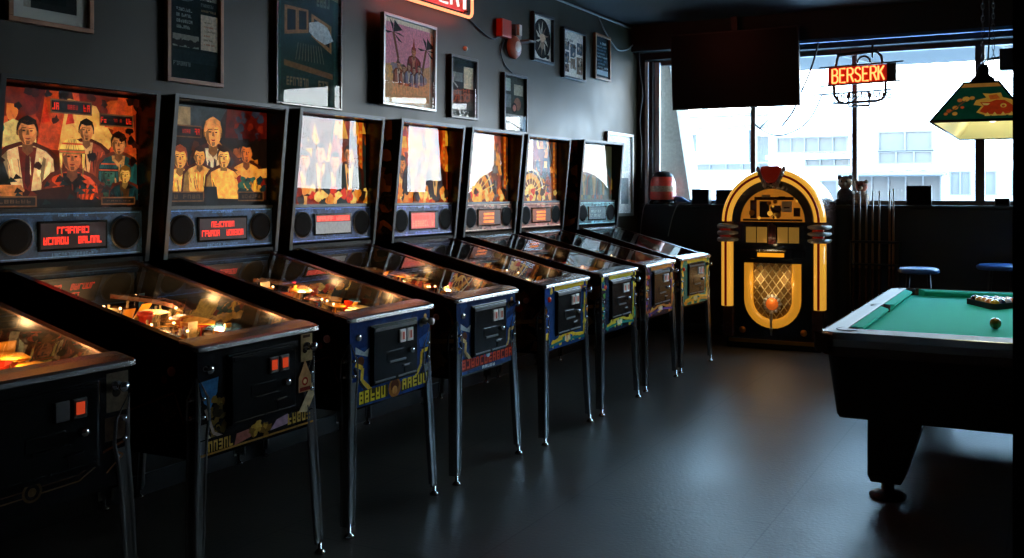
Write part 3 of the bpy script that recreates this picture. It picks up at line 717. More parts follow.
def led_art(i, rng):
    a = Art(0.34 / 0.115)
    a.rect(0, 0, 1, 1, {2: (26, 10, 10), 1: (20, 8, 8), 0: (18, 8, 8), 3: (60, 52, 50), 4: (150, 60, 56), 5: (110, 60, 30), 6: (120, 66, 40), 7: (96, 120, 128)}[i])
    if i <= 2:
        c = (248, 52, 30)
        a.glyphs(0.24, 0.58, 0.74, 0.86, c, 8, rng, 0.15); a.glyphs(0.04, 0.16, 0.42, 0.46, c, 6, rng, 0.15); a.glyphs(0.56, 0.16, 0.94, 0.46, c, 6, rng, 0.15)
    elif i == 3:
        a.rect(0, 0, 1, 0.62, (112, 116, 118)); a.rect(0.02, 0.66, 0.97, 0.97, (190, 44, 34)); a.glyphs(0.04, 0.7, 0.95, 0.93, (252, 96, 76), 12, rng, 0.12)  # grey lower field is a reflection painted into the display
    elif i == 4:
        a.rect(0.02, 0.06, 0.88, 0.92, (214, 96, 84)); a.glyphs(0.05, 0.15, 0.86, 0.5, (246, 130, 100), 9, rng); a.glyphs(0.05, 0.58, 0.86, 0.84, (240, 80, 66), 9, rng); a.rect(0.9, 0, 1, 1, (30, 26, 30))
    elif i in (5, 6):
        for k in range(3): a.rect(0.22, 0.14 + 0.26 * k, 0.7, 0.3 + 0.26 * k, (252, 150, 50)); a.glyphs(0.24, 0.15 + 0.26 * k, 0.68, 0.29 + 0.26 * k, (255, 110, 30), 7, rng)
        a.rect(0.74, 0, 1, 1, (60, 34, 22))
    else:
        for k in range(2): a.glyphs(0.1, 0.2 + 0.34 * k, 0.8, 0.42 + 0.34 * k, (150, 176, 180), 10, rng)
    return a

PF = Matrix.Translation((-0.09, 0, 0.815)) @ Matrix.Rotation(radians(9.0), 4, 'Y')   # playfield frame: -x runs up the slope
def playfield_art(i, rng):
    a = Art(0.5 / 0.98)
    warm = i <= 4
    a.rect(0, 0, 1, 1, (60, 32, 18) if warm else (52, 50, 46))
    pal = [(150, 74, 24), (190, 120, 40), (90, 32, 14), (40, 22, 14), (220, 160, 60), (110, 44, 22), (30, 24, 24)] if warm else [(120, 100, 70), (90, 96, 96), (150, 90, 40), (50, 54, 56), (170, 150, 110)]
    for _ in range(110): a.blob(rng.random(), rng.random(), 0.03 + 0.07 * rng.random(), rng.choice(pal), rng)
    for _ in range(30):
        x, y = rng.random(), rng.random(); a.poly([(x, y), (x + 0.05, y + 0.09), (x + 0.1, y)], rng.choice([(250, 210, 120), (230, 90, 40), (60, 90, 110), (30, 20, 16)]))
    for k in range(7): a.ell(0.3 + 0.07 * k, 0.34 + 0.02 * (k % 3), 0.018, (250, 220, 150), n=8)
    for k in range(4): a.person(0.2 + 0.2 * k, 0.5 + 0.08 * (k % 2), 0.05, (220, 150, 80), (50, 26, 14), rng.choice(pal), (236, 190, 110))
    return a

def pinball(i, y, dx, rz, label):
    rng = random.Random(100 + i)
    root = empty('pinball_machine', (dx, y, 0), rz, label, 'pinball machine', 'pinball machines in a row along the left wall')
    # ---- cabinet tub
    c = MB(); pr = tub_profile()
    c.use('cabinet')
    c.prism(pr, 'y', -0.2875, -0.2685); c.prism(pr, 'y', 0.2685, 0.2875)
    c.box((-0.04, -0.2685, 0.53), (-0.02, 0.2685, 0.905)); c.box((-1.255, -0.2685, 0.505), (-1.235, 0.2685, 1.142)); c.box((-1.235, -0.2685, 0.515), (-0.04, 0.2685, 0.54))
    c.box((-1.235, -0.2685, 1.10), (-1.045, 0.2685, 1.142))
    cab = c.build('cabinet', None, root)
    front_art(i, rng).build('front_decal', (-0.0195, -0.2875, 0.531), (0, 0.575, 0), (0, 0, 0.373), 'art_vinyl', cab)
    sa = side_art(i, rng)
    sa.build('side_decal', (-1.02, -0.288, 0.535), (0.99, 0, 0), (0, 0, 0.36), 'art_vinyl', cab)
    # ---- side rails, lockdown bar
    for s in (-1, 1):
        r = MB(); n = []
        for (x, z) in ((-0.03, 0.907), (-1.035, 1.143)):
            ys = [s * 0.264, s * 0.2925, s * 0.2925, s * 0.289, s * 0.289, s * 0.264]
            zs = [z + 0.009, z + 0.009, z - 0.026, z - 0.026, z + 0.002, z + 0.002]
            n.append([(x, a, b_) for a, b_ in zip(ys, zs)][::s])
        r.loft(n); r.build('side_rail', 'rail', root)
    lb = MB()
    secs = []
    prof = [(-0.105, 0.927), (-0.06, 0.921), (-0.012, 0.911), (-0.002, 0.905), (0.0, 0.888), (-0.018, 0.886), (-0.018, 0.90), (-0.1, 0.912)]
    for yy, k in ((-0.302, 0.6), (-0.297, 0.95), (-0.27, 1), (0.27, 1), (0.297, 0.95), (0.302, 0.6)):
        cx = -0.05; cz = 0.907; secs.append([(cx + (x - cx) * k, yy, cz + 0.012 + (z - cz) * k) for x, z in prof])
    lb.smooth = False; lb.loft(secs[::-1]); lb.build('lockdown_bar', 'steel', root, bevel=0.003)
    # ---- legs
    for fr in (True, False):
        for s in (-1, 1): make_leg(root, fr, s)
    # ---- coin door
    d = MB(); d.box((-0.021, -0.158, 0.605), (-0.012, 0.178, 0.872)); d.box((-0.012, -0.148, 0.613), (-0.004, 0.168, 0.864))
    door = d.build('coin_door', 'door_black', root, bevel=0.003)
    for bx_ in ((-0.14, 0.842, 0.16, 0.856), (-0.14, 0.619, 0.0, 0.626), (0.02, 0.619, 0.16, 0.626)):
        boxo('hinge_bar', (-0.006, bx_[0], bx_[1]), (0.0, bx_[2], bx_[3]), 'trim_metal' if i > 1 else 'door_black', door, 0.001)
    for k, yy in enumerate((0.05, 0.105)):
        fz = MB(); fz.box((-0.004, yy - 0.022, 0.772), (0.003, yy + 0.022, 0.832)); bz = fz.build('button_bezel', 'trim_metal' if i < 2 else 'white', door, bevel=0.002)
        bt = MB(); bt.use('lit_button' if i < 2 else 'lit_button_pale').box((0.003, yy - 0.013, 0.784), (0.006, yy + 0.013, 0.821))
        if i >= 2: bt.use('mark_red').box((0.006, yy - 0.006, 0.785), (0.007, yy + 0.006, 0.819))
        if i > 0 or k == 1: bt.build('coin_button', None, bz)
    lk = MB(); lk.lathe([(0.013, -0.004), (0.013, 0.008), (0.009, 0.012), (0.001, 0.012)], (0, 0.118, 0.725), 'x', 14); lk.build('door_lock', 'chrome', door)
    sl = MB(); sl.box((-0.004, -0.04, 0.69), (0.002, 0.075, 0.70)); sl.box((-0.004, 0.06, 0.66), (0.003, 0.1, 0.667)); sl.build('coin_slot', 'trim_metal' if i > 1 else 'door_black', door, bevel=0.001)
    rj = MB(); rj.box((-0.004, -0.06, 0.7), (-0.001, 0.06, 0.745)); rj.box((-0.004, 0.07, 0.63), (0.0, 0.12, 0.67)); rj.build('return_flap', 'door_black', door, bevel=0.002)
    # ---- plunger, start button, flipper buttons
    p = MB(); p.lathe([(0.016, -0.02), (0.016, -0.005), (0.007, -0.003), (0.007, 0.012), (0.012, 0.014), (0.017, 0.022), (0.016, 0.034), (0.001, 0.038)], (0, 0.235, 0.845), 'x', 14); p.build('plunger', 'chrome' if i != 2 else 'cream_plastic', root)
    st = MB(); st.lathe([(0.015, -0.02), (0.015, -0.012), (0.01, -0.008), (0.001, -0.008)], (0, -0.235, 0.83), 'x', 14); st.build('start_button', 'chrome' if i < 4 else 'plastic_red', root)
    for s in (-1, 1):
        fb = MB(); fb.lathe([(0.017, 0.0), (0.017, 0.006), (0.011, 0.009), (0.001, 0.009)] if s > 0 else [(0.001, -0.009), (0.011, -0.009), (0.017, -0.006), (0.017, 0)], (-0.14, s * 0.2875, 0.825), 'y', 14)
        fb.build('flipper_button', 'red_bell', root)
    # ---- playfield with its furniture
    pa = playfield_art(i, rng)
    o = PF @ Vector((0, -0.262, 0)); u = PF @ Vector((0, 0.262, 0)) - o; v = PF @ Vector((-0.96, -0.262, 0)) - o
    pf = pa.build('playfield', o, u, v, 'art_field', root, eps=1e-5, back=0.012)
    def mb():
        q = MB(); q.X = PF; return q
    def apron():
        q = mb(); q.prism([(0.015, -0.262), (0.015, 0.262), (-0.06, 0.262), (-0.12, 0.08), (-0.12, -0.08), (-0.06, -0.262)], 'z', 0.001, 0.03); return q
    field_part(('apron',), apron, 'black', pf)
    for s in (-1, 1):
        def flip(s=s):
            q = mb(); n = 12
            a = Vector((-0.17, s * 0.1, 0)); b2 = Vector((-0.135, s * 0.03, 0)); d_ = (b2 - a).normalized(); w_ = Vector((-d_.y, d_.x, 0))
            pts = [a + (d_ * -cos(t) + w_ * sin(t)) * 0.014 for t in [pi * (0.5 - k / 6) for k in range(7)]]
            pts += [b2 + (d_ * cos(t) - w_ * sin(t)) * 0.008 for t in [pi * (0.5 - k / 6) for k in range(7)]]
            q.prism([(p_.x, p_.y) for p_ in pts], 'z', 0.012, 0.034); return q
        field_part(('flipper', s), flip, 'plastic_cream', pf)
        def sling(s=s):
            q = mb(); q.prism([(-0.2, s * 0.14), (-0.34, s * 0.17), (-0.33, s * 0.19), (-0.2, s * 0.16)], 'z', 0.0, 0.024); q.prism([(-0.19, s * 0.12), (-0.35, s * 0.16), (-0.34, s * 0.2), (-0.19, s * 0.17)], 'z', 0.026, 0.029); return q
        field_part(('slingshot', s), sling, 'plastic_red', pf)
    for k, (bx, by) in enumerate(((-0.62, -0.1), (-0.62, 0.06), (-0.72, -0.02))):
        def bump(bx=bx, by=by):
            q = mb(); q.lathe([(0.026, 0), (0.026, 0.03), (0.034, 0.038), (0.036, 0.046), (0.03, 0.052), (0.001, 0.056)], (bx, by, 0), 'z', 16); return q
        field_part(('pop_bumper', k), bump, ('plastic_amber', 'plastic_red', 'plastic_cream')[(k + i) % 3], pf)
    # raised printed plastics, upright targets and posts
    mats = ['plastic_amber', 'plastic_amber', 'plastic_red', 'plastic_cream', 'plastic_blue', 'plastic_amber']
    for k in range(18):
        q = mb(); x = -0.2 - 0.3 * rng.random() if k % 2 else -0.24 - 0.66 * rng.random(); yy = rng.choice((-1, 1)) * (0.1 + 0.13 * rng.random()); r = 0.03 + 0.045 * rng.random(); z = 0.03 + 0.03 * rng.random()
        pts = [(x + r * (0.6 + 0.6 * rng.random()) * cos(2 * pi * j / 7), max(-0.258, min(0.258, yy + r * (0.6 + 0.6 * rng.random()) * sin(2 * pi * j / 7)))) for j in range(7)]
        q.prism(pts, 'z', z, z + 0.003)
        q.lathe([(0.004, 0), (0.004, z)], (x, yy, 0), 'z', 6)
        q.build('plastic_cover', mats[(k + i) % 6] if i < 5 else rng.choice(mats), pf)
    for k in range(15):
        q = mb(); x = -0.22 - 0.6 * rng.random(); yy = (rng.random() - 0.5) * 0.42; wd = 0.010 + 0.016 * rng.random(); hh = 0.04 + 0.045 * rng.random(); tl = (rng.random() - 0.5) * 0.05
        q.loft([[(x, yy - wd, 0), (x, yy + wd, 0), (x - 0.006, yy + wd, 0), (x - 0.006, yy - wd, 0)], [(x + tl, yy - wd * 1.2 + tl, hh), (x + tl, yy + wd * 1.2 + tl, hh), (x - 0.006 + tl, yy + wd * 1.2 + tl, hh), (x - 0.006 + tl, yy - wd * 1.2 + tl, hh)]])
        q.build('target', mats[(k * 5 + i) % 6], pf)
    for s, z0 in ((-1, 0.07), (1, 0.055)):      # two curved ramps
        def ramp(s=s, z0=z0):
            q = mb(); L, R = [], []
            secs = []
            for j in range(11):
                t = j / 10; x = -0.36 - 0.5 * t; yy = s * (0.1 + 0.1 * sin(pi * t)); z = z0 * min(1, 2 * t) + 0.004; w_ = 0.024
                secs.append([(x, yy - w_, z + 0.018), (x, yy - w_, z), (x, yy + w_, z), (x, yy + w_, z + 0.018), (x, yy + w_ - 0.003, z + 0.018), (x, yy + w_ - 0.003, z + 0.003), (x, yy - w_ + 0.003, z + 0.003), (x, yy - w_ + 0.003, z + 0.018)])
            q.loft(secs); return q
        field_part(('ramp', s), ramp, 'rail' if s < 0 else 'wood_dark', pf)
    def posts():
        q = mb(); r2 = random.Random(5)
        for k in range(26):
            q.lathe([(0.006, 0), (0.006, 0.012), (0.004, 0.014), (0.004, 0.02), (0.006, 0.022), (0.006, 0.03)], (-0.2 - 0.7 * r2.random(), (r2.random() - 0.5) * 0.5, 0), 'z', 7)
        return q
    po = field_part(('rubber_posts',), posts, 'plastic_cream', pf); po['kind'] = 'stuff'
    nb = {0: 7, 1: 12, 2: 14, 3: 12, 4: 8, 5: 5, 6: 3, 7: 0}[i]
    for k in range(nb):
        q = mb(); x = -0.3 - 0.58 * rng.random(); yy = (rng.random() - 0.5) * 0.46; z = 0.035 + 0.04 * rng.random()
        q.use('bulb').ball((x, yy, z), 0.0055, 8); q.use('steel').lathe([(0.003, 0), (0.003, z - 0.004)], (x, yy, 0), 'z', 6)
        q.build('lamp', None, pf)
    bk = MB(); bk.box((-1.03, -0.262, 0.97), (-1.018, 0.262, 1.1)); bk.build('back_panel', 'black', root)
    g = MB(); g.add([(-0.06, -0.266, 0.921), (-0.06, 0.266, 0.921), (-1.04, 0.266, 1.147), (-1.04, -0.266, 1.147)], [(0, 1, 2, 3)])
    g.build('playfield_glass', 'glass', root)
    # ---- backbox
    bb = MB(); sp = [(-1.245, 1.143), (-1.045, 1.143), (-0.967, 1.905), (-1.245, 1.905)]
    bb.prism(sp, 'y', -0.354, -0.336); bb.prism(sp, 'y', 0.336, 0.354)
    bb.prism([(-1.245, 1.887), (-0.969, 1.887), (-0.967, 1.905), (-1.245, 1.905)], 'y', -0.336, 0.336)
    bb.box((-1.245, -0.336, 1.143), (-1.045, 0.336, 1.168)); bb.box((-1.245, -0.336, 1.168), (-1.225, 0.336, 1.887))
    box = bb.build('backbox', 'cabinet', root)
    side = Art(0.2 / 0.74); side.rect(0, 0, 1, 1, (20, 16, 14))
    for _ in range(26): side.blob(rng.random(), rng.random(), 0.04 + 0.05 * rng.random(), rng.choice([(96, 50, 20), (130, 70, 26), (60, 30, 16), (30, 22, 18)] if i >= 4 else [(26, 20, 18), (36, 24, 18), (30, 24, 22)]), rng)
    side.build('backbox_decal', (-1.24, -0.3545, 1.155), (0.2, 0, 0), (0, 0, 0.74), 'art_vinyl', box)
    tr = MB()
    for s in (-1, 1):
        tr.add([(-1.045, s * 0.336, 1.143), (-1.045, s * 0.356, 1.143), (-0.967, s * 0.356, 1.905), (-0.967, s * 0.336, 1.905), (-1.04, s * 0.336, 1.143), (-1.04, s * 0.356, 1.143), (-0.962, s * 0.356, 1.909), (-0.962, s * 0.336, 1.909)],
               [f[::s] for f in ((0, 1, 2, 3), (7, 6, 5, 4), (0, 4, 5, 1), (1, 5, 6, 2), (2, 6, 7, 3), (3, 7, 4, 0))])
    tr.box((-0.975, -0.336, 1.893), (-0.962, 0.336, 1.909))
    tr.build('edge_trim', 'trim_metal' if i > 1 else 'black', box)
    tl_ = backglass_art(i, rng)
    tl_.build('backglass', (-1.095, -0.333, 1.385), (0, 0.666, 0), (0, 0, 0.49), 'art_lit' if i <= 5 else 'art_dim', root, back=0.006)
    g = MB(); g.add([(-1.075, -0.335, 1.378), (-1.075, 0.335, 1.378), (-1.068, 0.335, 1.886), (-1.068, -0.335, 1.886)], [(0, 1, 2, 3)])
    g.build('backbox_glass', 'glass', root)
    mo = MB(); mo.box((-1.068, -0.335, 1.374), (-1.055, 0.335, 1.388)); mo.build('glass_channel', 'black' if i < 2 else 'trim_metal', root)
    pn = panel_art(i, rng).build('speaker_panel', (-1.056, -0.333, 1.18), (0, 0.666, 0), (-0.004, 0, 0.193), 'art_panel', root, back=0.012)
    for s in (-1, 1):
        sp_ = MB(); cx, cy, cz = -1.054, s * 0.246, 1.276
        sp_.use('speaker_cloth').lathe([(0.069, -0.001), (0.069, 0.004), (0.05, 0.005), (0.02, 0.003), (0.001, 0.004)], (cx, cy, cz), 'x', 26)
        sp_.use('trim_metal').lathe([(0.069, 0.0), (0.074, 0.0), (0.074, 0.005), (0.069, 0.006)], (cx, cy, cz), 'x', 26)
        sp_.build('speaker', None, pn)
    dz = MB(); dz.box((-1.058, -0.155, 1.212), (-1.048, 0.155, 1.336)); db = dz.build('display_bezel', 'black_gloss', pn, bevel=0.002)
    led_art(i, rng).build('score_display', (-1.0475, -0.145, 1.222), (0, 0.29, 0), (0, 0, 0.104), 'art_led' if i < 7 else 'art_dim', db, eps=2e-5)
    g = MB(); g.add([(-1.0465, -0.15, 1.216), (-1.0465, 0.15, 1.216), (-1.0465, 0.15, 1.332), (-1.0465, -0.15, 1.332)], [(0, 1, 2, 3)]); g.build('display_glass', 'glass', db)
    # ---- the machine's own lamps over the playfield
    pw = {0: 1.4, 1: 1.5, 2: 1.3, 3: 1.0, 4: 0.35, 5: 0.2, 6: 0.12, 7: 0.0}[i]
    if pw:
        for x, yy, z in ((-0.35, 0.12, 0.93), (-0.5, -0.14, 0.955), (-0.68, 0.15, 0.99), (-0.84, -0.05, 1.02)):
            L = bpy.data.lights.new('playfield_lamp', 'POINT'); L.energy = pw; L.color = (1.0, 0.56, 0.22); L.shadow_soft_size = 0.02
            lo = bpy.data.objects.new('playfield_lamp', L); COL.objects.link(lo); lo.parent = root; lo.location = (x, yy, z)
    if i == 7: root.scale = (0.915, 1, 1)          # a slightly shorter cabinet
    return root

MACH = [
    (0, 1.775, 0.0, 0.0, 'black pinball machine nearest the camera, cut off at lower left, one coin button lit red'),
    (1, 2.611, 0.0, 0.012, 'black pinball machine with two red-lit coin buttons, yellow knit hat on its backglass portrait'),
    (2, 3.407, -0.015, 0.012, 'pinball machine with blue front, yellow lettering along its bottom and red two-line score display'),
    (3, 4.189, -0.01, 0.01, 'pinball machine with blue front and a red lettering banner along the bottom'),
    (4, 5.009, 0.031, 0.025, 'pinball machine with yellow and teal front border, lilac speaker panel and pink display'),
    (5, 5.786, 0.024, 0.012, 'pinball machine with blue and yellow-green front, coppery speaker panel, fourth machine from the jukebox end less one'),
    (6, 6.585, 0.0, 0.0, 'pinball machine with orange and purple front border, second machine from the jukebox'),
    (7, 7.36, 0.0, -0.07, 'pinball machine closest to the jukebox, yellow and green front and unlit teal-grey speaker panel'),
]
MACH[5] = MACH[5][:4] + ('pinball machine with blue and yellow-green front, coppery speaker panel, third from the jukebox',)
for a in MACH: pinball(*a)
# ================================================================== THE LEFT WALL
XW = XL
def poster(y0, y1, z0, z1, label, art, frame='black_frame', fw=0.022, depth=0.03, mat_w=0.0, mat_col=(200, 196, 182), off=0.0, rot=None, glass=True):
    root = empty('framed_poster', (XW, (y0 + y1) / 2, z0), 0, label, 'poster', 'framed posters on the left wall')
    hw = (y1 - y0) / 2; h = z1 - z0
    f = MB(); x0, x1 = 0.002 + off, depth + off
    for a, b in (((x0, -hw, 0), (x1, hw, fw)), ((x0, -hw, h - fw), (x1, hw, h)), ((x0, -hw, fw), (x1, -hw + fw, h - fw)), ((x0, hw - fw, fw), (x1, hw, h - fw))): f.box(a, b)
    f.build('frame', frame, root, bevel=0.003)
    boxo('backing', (x0, -hw + fw * 0.5, fw * 0.5), (x0 + 0.006, hw - fw * 0.5, h - fw * 0.5), 'black', root)
    iw = fw
    if mat_w:
        mm = MB(); xa, xb = x0 + 0.006, x0 + 0.011
        for a, b in (((xa, -hw + fw, fw), (xb, hw - fw, fw + mat_w)), ((xa, -hw + fw, h - fw - mat_w), (xb, hw - fw, h - fw)), ((xa, -hw + fw, fw + mat_w), (xb, -hw + fw + mat_w, h - fw - mat_w)), ((xa, hw - fw - mat_w, fw + mat_w), (xb, hw - fw, h - fw - mat_w))): mm.box(a, b)
        mm.build('mount', pbr('mount_card', S(*mat_col), 0.8), root); iw = fw + mat_w
    art.build('print', (x0 + 0.007, -hw + iw, iw), (0, 2 * (hw - iw), 0), (0, 0, h - 2 * iw), 'art', root, eps=3e-5)
    if glass:
        g = MB(); xg = x1 - 0.006
        g.add([(xg, -hw + fw, fw), (xg, hw - fw, fw), (xg, hw - fw, h - fw), (xg, -hw + fw, h - fw)], [(0, 1, 2, 3)])
        g.build('glazing', 'glass', root)
    if rot: root.rotation_euler = rot
    return root
rg = random.Random(7)
# dark print in a pale mount, brown frame
a = Art(0.7, (30, 34, 32)); a.rect(0, 0, 1, 1, (34, 38, 36)); a.poly([(0.1, 0.3), (0.5, 0.8), (0.9, 0.3)], (70, 66, 56)); a.rect(0, 0, 0.14, 0.2, (150, 142, 124))
a.rect(0.12, 0.06, 0.8, 0.16, (18, 26, 26)); a.glyphs(0.3, 0.26, 0.6, 0.36, (120, 104, 70), 5, rg); a.ell(0.5, 0.6, 0.16, (60, 52, 40)); a.ell(0.5, 0.6, 0.1, (90, 80, 60))
poster(2.47, 2.855, 2.172, 2.82, 'brown framed print in a pale mount, cut off at the upper left corner', a, 'wood', 0.022, mat_w=0.05)
# bar notice
a = Art(0.55, (22, 34, 34)); a.ell(0.3, 0.86, 0.17, (120, 128, 122), 0.12, n=24); a.ell(0.3, 0.85, 0.155, (26, 36, 36), 0.105, n=24); a.glyphs(0.1, 0.81, 0.52, 0.89, (176, 176, 164), 7, rg)
a.glyphs(0.62, 0.78, 0.97, 0.86, (150, 150, 138), 7, rg); a.glyphs(0.64, 0.72, 0.9, 0.75, (96, 104, 100), 9, rg); a.glyphs(0.58, 0.67, 0.95, 0.69, (130, 110, 80), 12, rg)
for k in range(4): a.glyphs(0.14, 0.64 - 0.055 * k, 0.5 - 0.06 * (k % 2), 0.67 - 0.055 * k, (140, 146, 138), 9, rg)
a.rect(0.06, 0.3, 0.58, 0.42, (130, 128, 116))
for k in range(9): a.blob(0.1 + 0.055 * k, 0.34, 0.035, (40, 40, 38), rg)
a.rect(0.62, 0.3, 0.97, 0.64, (196, 178, 156))
for k in range(6): a.glyphs(0.68, 0.35 + 0.042 * k, 0.92 - 0.05 * (k % 3), 0.365 + 0.042 * k, (90, 70, 56) if k % 2 else (160, 70, 40), 9, rg)
a.rect(0.03, 0.16, 0.97, 0.27, (30, 44, 44)); a.glyphs(0.06, 0.12, 0.4, 0.16, (110, 116, 110), 10, rg)
poster(3.245, 3.592, 2.003, 2.58, 'wood-framed black notice with a round emblem and a small beige card on it', a, 'wood', 0.022)
# tall green poster
a = Art(0.65, (44, 78, 68)); a.rect(0.08, 0.05, 0.92, 0.96, (32, 56, 50)); a.poly([(0, 0.9), (0.3, 0.84), (1, 0.76), (1, 1), (0, 1)], (150, 140, 118)); a.ell(0.92, 0.86, 0.05, (190, 116, 60))
a.poly([(0.1, 0.84), (0.45, 0.8), (0.88, 0.78), (0.9, 0.6), (0.1, 0.62)], (28, 46, 44)); a.ell(0.5, 0.78, 0.06, (130, 60, 36), 0.05); a.ell(0.5, 0.78, 0.035, (190, 120, 70))
a.glyphs(0.16, 0.72, 0.44, 0.8, (96, 104, 92), 4, rg); a.glyphs(0.58, 0.7, 0.86, 0.78, (110, 116, 100), 5, rg)
a.poly([(0.13, 0.46), (0.5, 0.5), (0.5, 0.66), (0.13, 0.66)], (160, 112, 70)); a.poly([(0.17, 0.49), (0.3, 0.505), (0.3, 0.64), (0.17, 0.635)], (22, 32, 30)); a.poly([(0.35, 0.51), (0.47, 0.52), (0.47, 0.645), (0.35, 0.642)], (22, 32, 30))
a.poly([(0.55, 0.48), (0.88, 0.38), (0.88, 0.58), (0.55, 0.64)], (160, 112, 70)); a.poly([(0.59, 0.5), (0.72, 0.46), (0.72, 0.58), (0.59, 0.61)], (22, 32, 30)); a.poly([(0.75, 0.45), (0.85, 0.42), (0.85, 0.55), (0.75, 0.57)], (22, 32, 30)); a.blob(0.73, 0.54, 0.07, (200, 204, 200), rg, sx=1.6)
for k in range(10): a.line([(0.3 + 0.05 * k, 0.3), (0.34 + 0.04 * k, 0.42)], 0.006, (120, 116, 96))
a.poly([(0.12, 0.25), (0.9, 0.2), (0.9, 0.24), (0.12, 0.29)], (120, 86, 54)); a.glyphs(0.16, 0.12, 0.86, 0.18, (130, 110, 80), 14, rg)
poster(3.96, 4.50, 1.955, 2.83, 'tall green poster with two brown windows drawn on it, third from the left', a, 'wood_dark', 0.014)
# pink poster
a = Art(1.0, (226, 204, 176)); a.rect(0.06, 0.06, 0.94, 0.95, (206, 140, 150)); a.poly([(0.06, 0.45), (0.3, 0.5), (0.6, 0.42), (0.94, 0.52), (0.94, 0.06), (0.06, 0.06)], (200, 150, 104))
for cx, cy in ((0.2, 0.84), (0.86, 0.72)):
    for k in range(7):
        an = -0.6 + 0.62 * k; a.poly([(cx, cy), (cx + 0.16 * cos(an) - 0.03, cy + 0.16 * sin(an)), (cx + 0.16 * cos(an) + 0.05, cy + 0.13 * sin(an) - 0.03)], (46, 50, 48))
    a.line([(cx, cy), (cx + (0.1 if cx < 0.5 else -0.08), cy - 0.3), (cx + (0.06 if cx < 0.5 else -0.1), cy - 0.42)], 0.04, (110, 74, 56))
for k in range(20): a.blob(0.12 + 0.76 * rg.random(), 0.3 + 0.2 * rg.random(), 0.05, rg.choice([(170, 96, 70), (120, 100, 90), (214, 160, 90), (150, 130, 130)]), rg)
a.person(0.6, 0.66, 0.055, (200, 130, 90), (90, 40, 26), (150, 60, 50), (190, 120, 90)); a.poly([(0.57, 0.68), (0.6, 0.84), (0.63, 0.68)], (150, 66, 50))
for k in range(5): a.person(0.3 + 0.1 * k, 0.46 - 0.03 * (k % 2), 0.04, (196, 140, 110), (90, 60, 50), rg.choice([(120, 110, 120), (170, 90, 60), (90, 110, 130)]), (200, 170, 140))
poster(4.83, 5.46, 2.024, 2.622, 'large pink poster with dark palms in a silver frame under the red neon sign', a, 'silver_frame', 0.02, depth=0.034, off=0.022, rot=(0, 0.012, radians(3.3)))
# two collages in black frames
a = Art(0.72, (44, 50, 48)); a.rect(0.1, 0.6, 0.5, 0.76, (110, 116, 108)); a.rect(0.55, 0.5, 0.95, 0.88, (206, 190, 158)); a.rect(0.06, 0.08, 0.45, 0.45, (90, 92, 90)); a.blob(0.28, 0.3, 0.1, (60, 50, 46), rg); a.rect(0.55, 0.12, 0.95, 0.42, (70, 72, 70)); a.line([(0.2, 0.76), (0.1, 0.6), (0.3, 0.5)], 0.03, (150, 150, 140))
poster(5.652, 6.008, 2.0, 2.464, 'black framed collage with a tall beige paper, right of the pink poster', a, 'black_frame', 0.02, depth=0.034)
a = Art(0.72, (52, 60, 58)); a.rect(0.04, 0.72, 0.34, 0.95, (150, 160, 150)); a.rect(0.5, 0.66, 0.92, 0.86, (146, 140, 124)); a.rect(0.06, 0.42, 0.36, 0.66, (96, 104, 104)); a.ell(0.66, 0.5, 0.12, (120, 84, 70)); a.ell(0.5, 0.42, 0.1, (34, 38, 40)); a.ell(0.52, 0.42, 0.06, (170, 110, 100)); a.rect(0.06, 0.06, 0.94, 0.3, (150, 152, 150))
poster(6.385, 6.752, 1.94, 2.418, 'black framed collage of small photos below the alarm bell', a, 'black_frame', 0.018, depth=0.034)
a = Art(0.85, (206, 198, 186)); a.ell(0.5, 0.5, 0.4, (26, 26, 26), 0.46, n=28); a.ell(0.5, 0.5, 0.36, (34, 32, 30), 0.42, n=28)
for k in range(10): a.poly([(0.5, 0.5), (0.5 + 0.36 * cos(k * 0.63 + 0.2), 0.5 + 0.42 * sin(k * 0.63 + 0.2)), (0.5 + 0.22 * cos(k * 0.63 + 0.5), 0.5 + 0.2 * sin(k * 0.63 + 0.5))], rg.choice([(150, 130, 108), (120, 96, 78), (176, 160, 138)]))
a.blob(0.5, 0.5, 0.13, (186, 150, 120), rg); a.blob(0.52, 0.36, 0.08, (140, 110, 90), rg); a.blob(0.8, 0.1, 0.07, (30, 30, 30), rg)
poster(6.85, 7.216, 2.572, 2.988, 'black framed print of a pale figure in a dark oval, right of the alarm bell', a, 'black_frame', 0.022, depth=0.036)
a = Art(0.95, (214, 204, 188)); a.glyphs(0.06, 0.78, 0.5, 0.83, (60, 56, 54), 10, rg)
for k, (x0, y0, x1, y1) in enumerate(((0.06, 0.58, 0.3, 0.76), (0.36, 0.44, 0.62, 0.74), (0.68, 0.54, 0.96, 0.8), (0.06, 0.3, 0.3, 0.54), (0.36, 0.2, 0.6, 0.42), (0.66, 0.1, 0.96, 0.48), (0.06, 0.1, 0.3, 0.26))):
    a.rect(x0, y0, x1, y1, rg.choice([(96, 100, 96), (120, 100, 84), (80, 90, 96)]))
    for _ in range(7): a.blob(x0 + (x1 - x0) * rg.random(), y0 + (y1 - y0) * rg.random(), 0.035, rg.choice([(190, 170, 150), (60, 56, 54), (140, 120, 100)]), rg)
poster(7.39, 7.838, 2.488, 2.942, 'black framed cream comic-like page with small grey panels', a, 'black_frame', 0.02, depth=0.036)
a = Art(0.7, (26, 40, 44)); a.glyphs(0.4, 0.82, 0.86, 0.88, (150, 160, 156), 8, rg)
for k in range(7): a.glyphs(0.12, 0.74 - 0.085 * k, 0.9 - 0.1 * (k % 3), 0.78 - 0.085 * k, rg.choice([(96, 116, 120), (130, 140, 138), (70, 96, 110)]), 12, rg)
a.rect(0.1, 0.06, 0.9, 0.18, (150, 160, 160))
